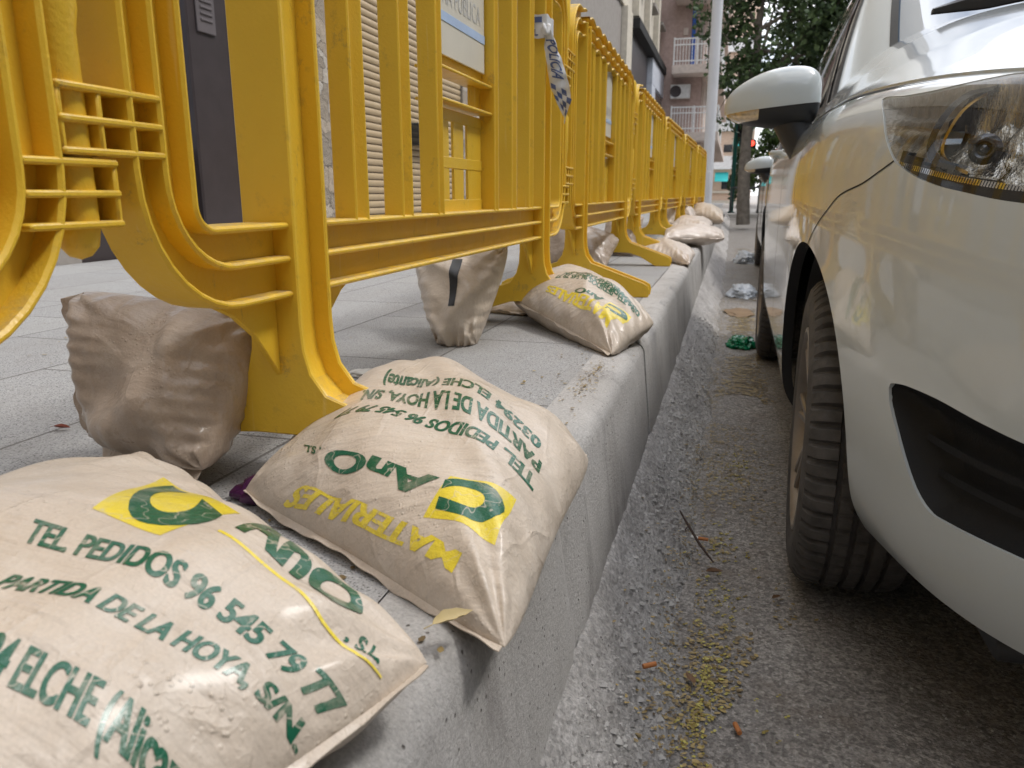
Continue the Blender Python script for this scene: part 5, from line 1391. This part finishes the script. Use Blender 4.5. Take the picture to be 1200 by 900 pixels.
# ------------------------------------------------------------------ litter
rg = random.Random(12)
def road_z(x, y): return .0016+max(apron_z(x, y) if x < .02 else -1, .004*fbm(x, y, 3)+.0035*fbm(x+9, y, 14))
def flake(mb, x, y, z, s, lift=.4):
    a = rg.uniform(0, 6.28); c, s_ = math.cos(a), math.sin(a); b = rg.uniform(.35, .7)
    k = s*lift*rg.uniform(-.3, .6)
    pts = [(-1, 0, .1), (-.3, b, .25), (.5, b*.8, .15), (1, 0, .3), (.4, -b*.8, .2), (-.4, -b, .1), (.05, 0, .05)]
    V = [(x+s*(p[0]*c-p[1]*s_), y+s*(p[0]*s_+p[1]*c), z+.0012+abs(k)*p[2]*2) for p in pts]
    mb.add(V, [(6, i, (i+1) % 6) for i in range(6)])
mb = MB()
for i in range(6000):
    y = .75+rg.random()**1.5*5.5; x = .04+rg.gauss(0, .06)+.012*max(0, y-2); 
    if mnoise.noise(Vector((x*4, y*3, 2))) < -.05: continue
    flake(mb, x, y, road_z(x, y), rg.uniform(.0025, .0065))
for i in range(4200):
    y = .55+rg.random()**1.4*6; x = -.035+rg.gauss(0, .022)
    if mnoise.noise(Vector((x*6, y*4, 9))) < -.15: continue
    flake(mb, x, y, apron_z(x, y)+.001 if x < -.02 else road_z(x, y), rg.uniform(.002, .005), .8)
for i in range(9000):
    y = 3.0+rg.random()**1.3*9; x = .06+.012*y+rg.gauss(0, .05)
    if mnoise.noise(Vector((x*3, y*1.6, 5))) < -.1: continue
    flake(mb, x, y, road_z(x, y), rg.uniform(.004, .011))
stuff(mb.build('flower_debris', M['litter_brown'], smooth=0, recalc=False), 'brown dried flower debris scattered along the gutter by the car', 'debris')
mb = MB()
cl = [(-.005, 1.02, .022, 55), (.012, 1.12, .03, 60), (.02, 1.22, .03, 55), (.0, .93, .02, 30), (.03, 1.42, .04, 60), (.035, 1.7, .05, 55), (.05, 2.2, .06, 70), (.11, 1.05, .05, 8), (.16, .86, .04, 8), (.09, .92, .04, 8)]
for cx, cy, sp, n in cl:
    for _ in range(n):
        x, y = rg.gauss(cx, sp*.6), rg.gauss(cy, sp*1.5); z = road_z(x, y); s = rg.uniform(.0022, .0042)
        pebble(mb, x, y, z+s*.5, s); 
        if rg.random() < .5: flake(mb, x+.004, y+.003, z+.001, s*1.3, 1.2)
stuff(mb.build('yellow_blossom', M['blossom'], smooth=0, recalc=False), 'small yellow-green fallen blossoms gathered in the gutter', 'blossoms')
mb = MB()
for i in range(420):
    y = .5+rg.random()**1.4*6; x = rg.uniform(-2.0, -.17) if rg.random() < .6 else rg.uniform(-.40, -.24); flake(mb, x, y, zs(y)+.001, rg.uniform(.002, .006), .6)
for i in range(260):
    a, r_ = rg.uniform(0, 6.28), abs(rg.gauss(0, .03)); flake(mb, -.26+.5*r_*math.cos(a), rg.choice([1.65, 2.5, 1.48])+r_*3*math.sin(a), zs(1.4)+.001, rg.uniform(.002, .004), .6)
stuff(mb.build('pavement_debris', M['litter_brown'], smooth=0, recalc=False), 'tiny dry leaf crumbs scattered on the pavement and kerb top', 'debris')
def leaf_thing(label, loc, s, mat, rz, curl=.5):
    mb = MB(); rows = []
    for i in range(13):
        t = i/12; w = math.sin(math.pi*min(1, t*1.02))**.8*.42*(1-.3*t); rows.append([((t-.5)*2*s, w*s*e*(1+.12*math.sin(t*20)), s*curl*(.5*abs(e)**1.5*w*2+.5*(t-.5)**2)) for e in np.linspace(-1, 1, 9)])
    mb.grid(rows); mb.tube([(-s, 0, s*curl*.12), (-1.35*s, .04*s, .02*s)], s*.025, 5)
    o = mb.build('fallen_leaf', mat, None, 60, recalc=False); o.location = loc; o.rotation_euler = (.05, .08, rz); tag(o, label, 'leaf', None); return o
leaf_thing('tan dry leaf stuck between the two printed sandbags at the kerb edge', (-.205, .55, .43), .022, M['tan_leaf'], 1.0, .8)
leaf_thing('brown curled leaf at the end of the twig in the gutter', (.015, 1.52, .016), .020, M['dry_leaf'], .4, .9)
leaf_thing('flat brown leaf among the yellow blossoms in the gutter', (-.015, 1.14, .014), .018, M['dry_leaf'], 2.0, .3)
leaf_thing('small brown leaf lying in front of the tyre', (.135, 1.46, .008), .014, M['dry_leaf'], .9, .8)
leaf_thing('reddish dry leaf on the pavement left of the standing brown sandbag', (-1.03, .96, .41), .014, plain('red_leaf', (.22, .05, .025), .6), .3, 1.0)
tw = MB(); tw.tube([(-.066, 1.60, .112), (-.045, 1.585, .085), (-.02, 1.565, .055), (.012, 1.545, .025)], [.0018, .003, .0032, .002], 6); tw.tube([(-.045, 1.585, .085), (-.05, 1.55, .09)], .0014, 5)
o = tw.build('twig', M['twig'], None, 50); tag(o, 'thin dark twig leaning on the rough slope of the gutter', 'twig')
def butt(label, loc, rz, white):
    t = thing('cigarette_butt', label, 'cigarette butt', loc, rz)
    def cyl(x0, x1): 
        mb = MB(); mb.lathe([(.0001, x0), (.0036, x0), (.0039, x0+.001), (.0039, x1-.001), (.0034, x1), (.0001, x1)], lambda a, b, z: (z, a, b+.0039), 14); return mb
    cyl(-.012, .010).build('filter', M['cig_filter'], t, 50)
    if white: cyl(-.028, -.0121).build('paper', M['paper'], t, 50)
butt('cigarette butt with white paper lying by the twig in the gutter', (-.012, 1.655, .022), -.15, True)
butt('orange cigarette butt lying alone on the asphalt near the bottom edge', (.058, 1.04, .006), 1.9, False)
butt('small orange cigarette stub lodged in the gravel of the rough slope', (-.075, 1.06, .075), .6, False)
def crumple(name, label, cat, loc, size, mat, seed, sub_=4):
    bm = bmesh.new(); bmesh.ops.create_icosphere(bm, subdivisions=sub_, radius=1)
    for v in bm.verts:
        p = v.co.copy(); n1 = mnoise.fractal(p*1.4+Vector((seed, 0, 0)), 1, 2, 3); n2 = abs(mnoise.noise(p*3.3+Vector((0, seed, 0)))); v.co = p*(1+.32*n1-.38*n2)
        v.co = Vector((v.co.x*size[0], v.co.y*size[1], max(v.co.z*size[2], -size[2]*.35)))
    me = bpy.data.meshes.new(name); bm.to_mesh(me); bm.free(); me.materials.append(mat)
    for p in me.polygons: p.use_smooth = True
    me.set_sharp_from_angle(angle=R(70))
    o = bpy.data.objects.new(name, me); COL.objects.link(o); o.location = (loc[0], loc[1], loc[2]+size[2]*.35); tag(o, label, cat); return o
crumple('plastic_bag', 'crumpled green plastic bag in the gutter by the rear tyre', 'plastic bag', (.095, 4.15, .0), (.075, .10, .05), M['green_bag'], 2)
crumple('plastic_bag', 'crumpled white plastic wrapper in the gutter beyond the green bag', 'plastic bag', (.125, 6.35, .0), (.11, .20, .07), M['white_bag'], 5)
crumple('plastic_bag', 'white plastic bag lying far along the gutter beside the car', 'plastic bag', (.22, 9.6, .0), (.17, .35, .10), M['white_bag'], 9)
crumple('plastic_bag', 'purple plastic bag squashed under the nearest barrier leg', 'plastic bag', (-.545, .80, .405), (.045, .04, .022), M['purple_bag'], 4, 3)
crumple('cardboard_scrap', 'flattened brown cardboard scrap in the gutter past the white wrapper', 'cardboard', (.10, 5.4, .0), (.10, .22, .012), M['cardboard'], 14, 3)
crumple('paper_scrap', 'torn white paper scrap on the pavement behind the second sandbag', 'paper scrap', (-.72, 1.45, .406), (.045, .03, .010), M['paper'], 7, 3)
bpy.context.view_layer.update()
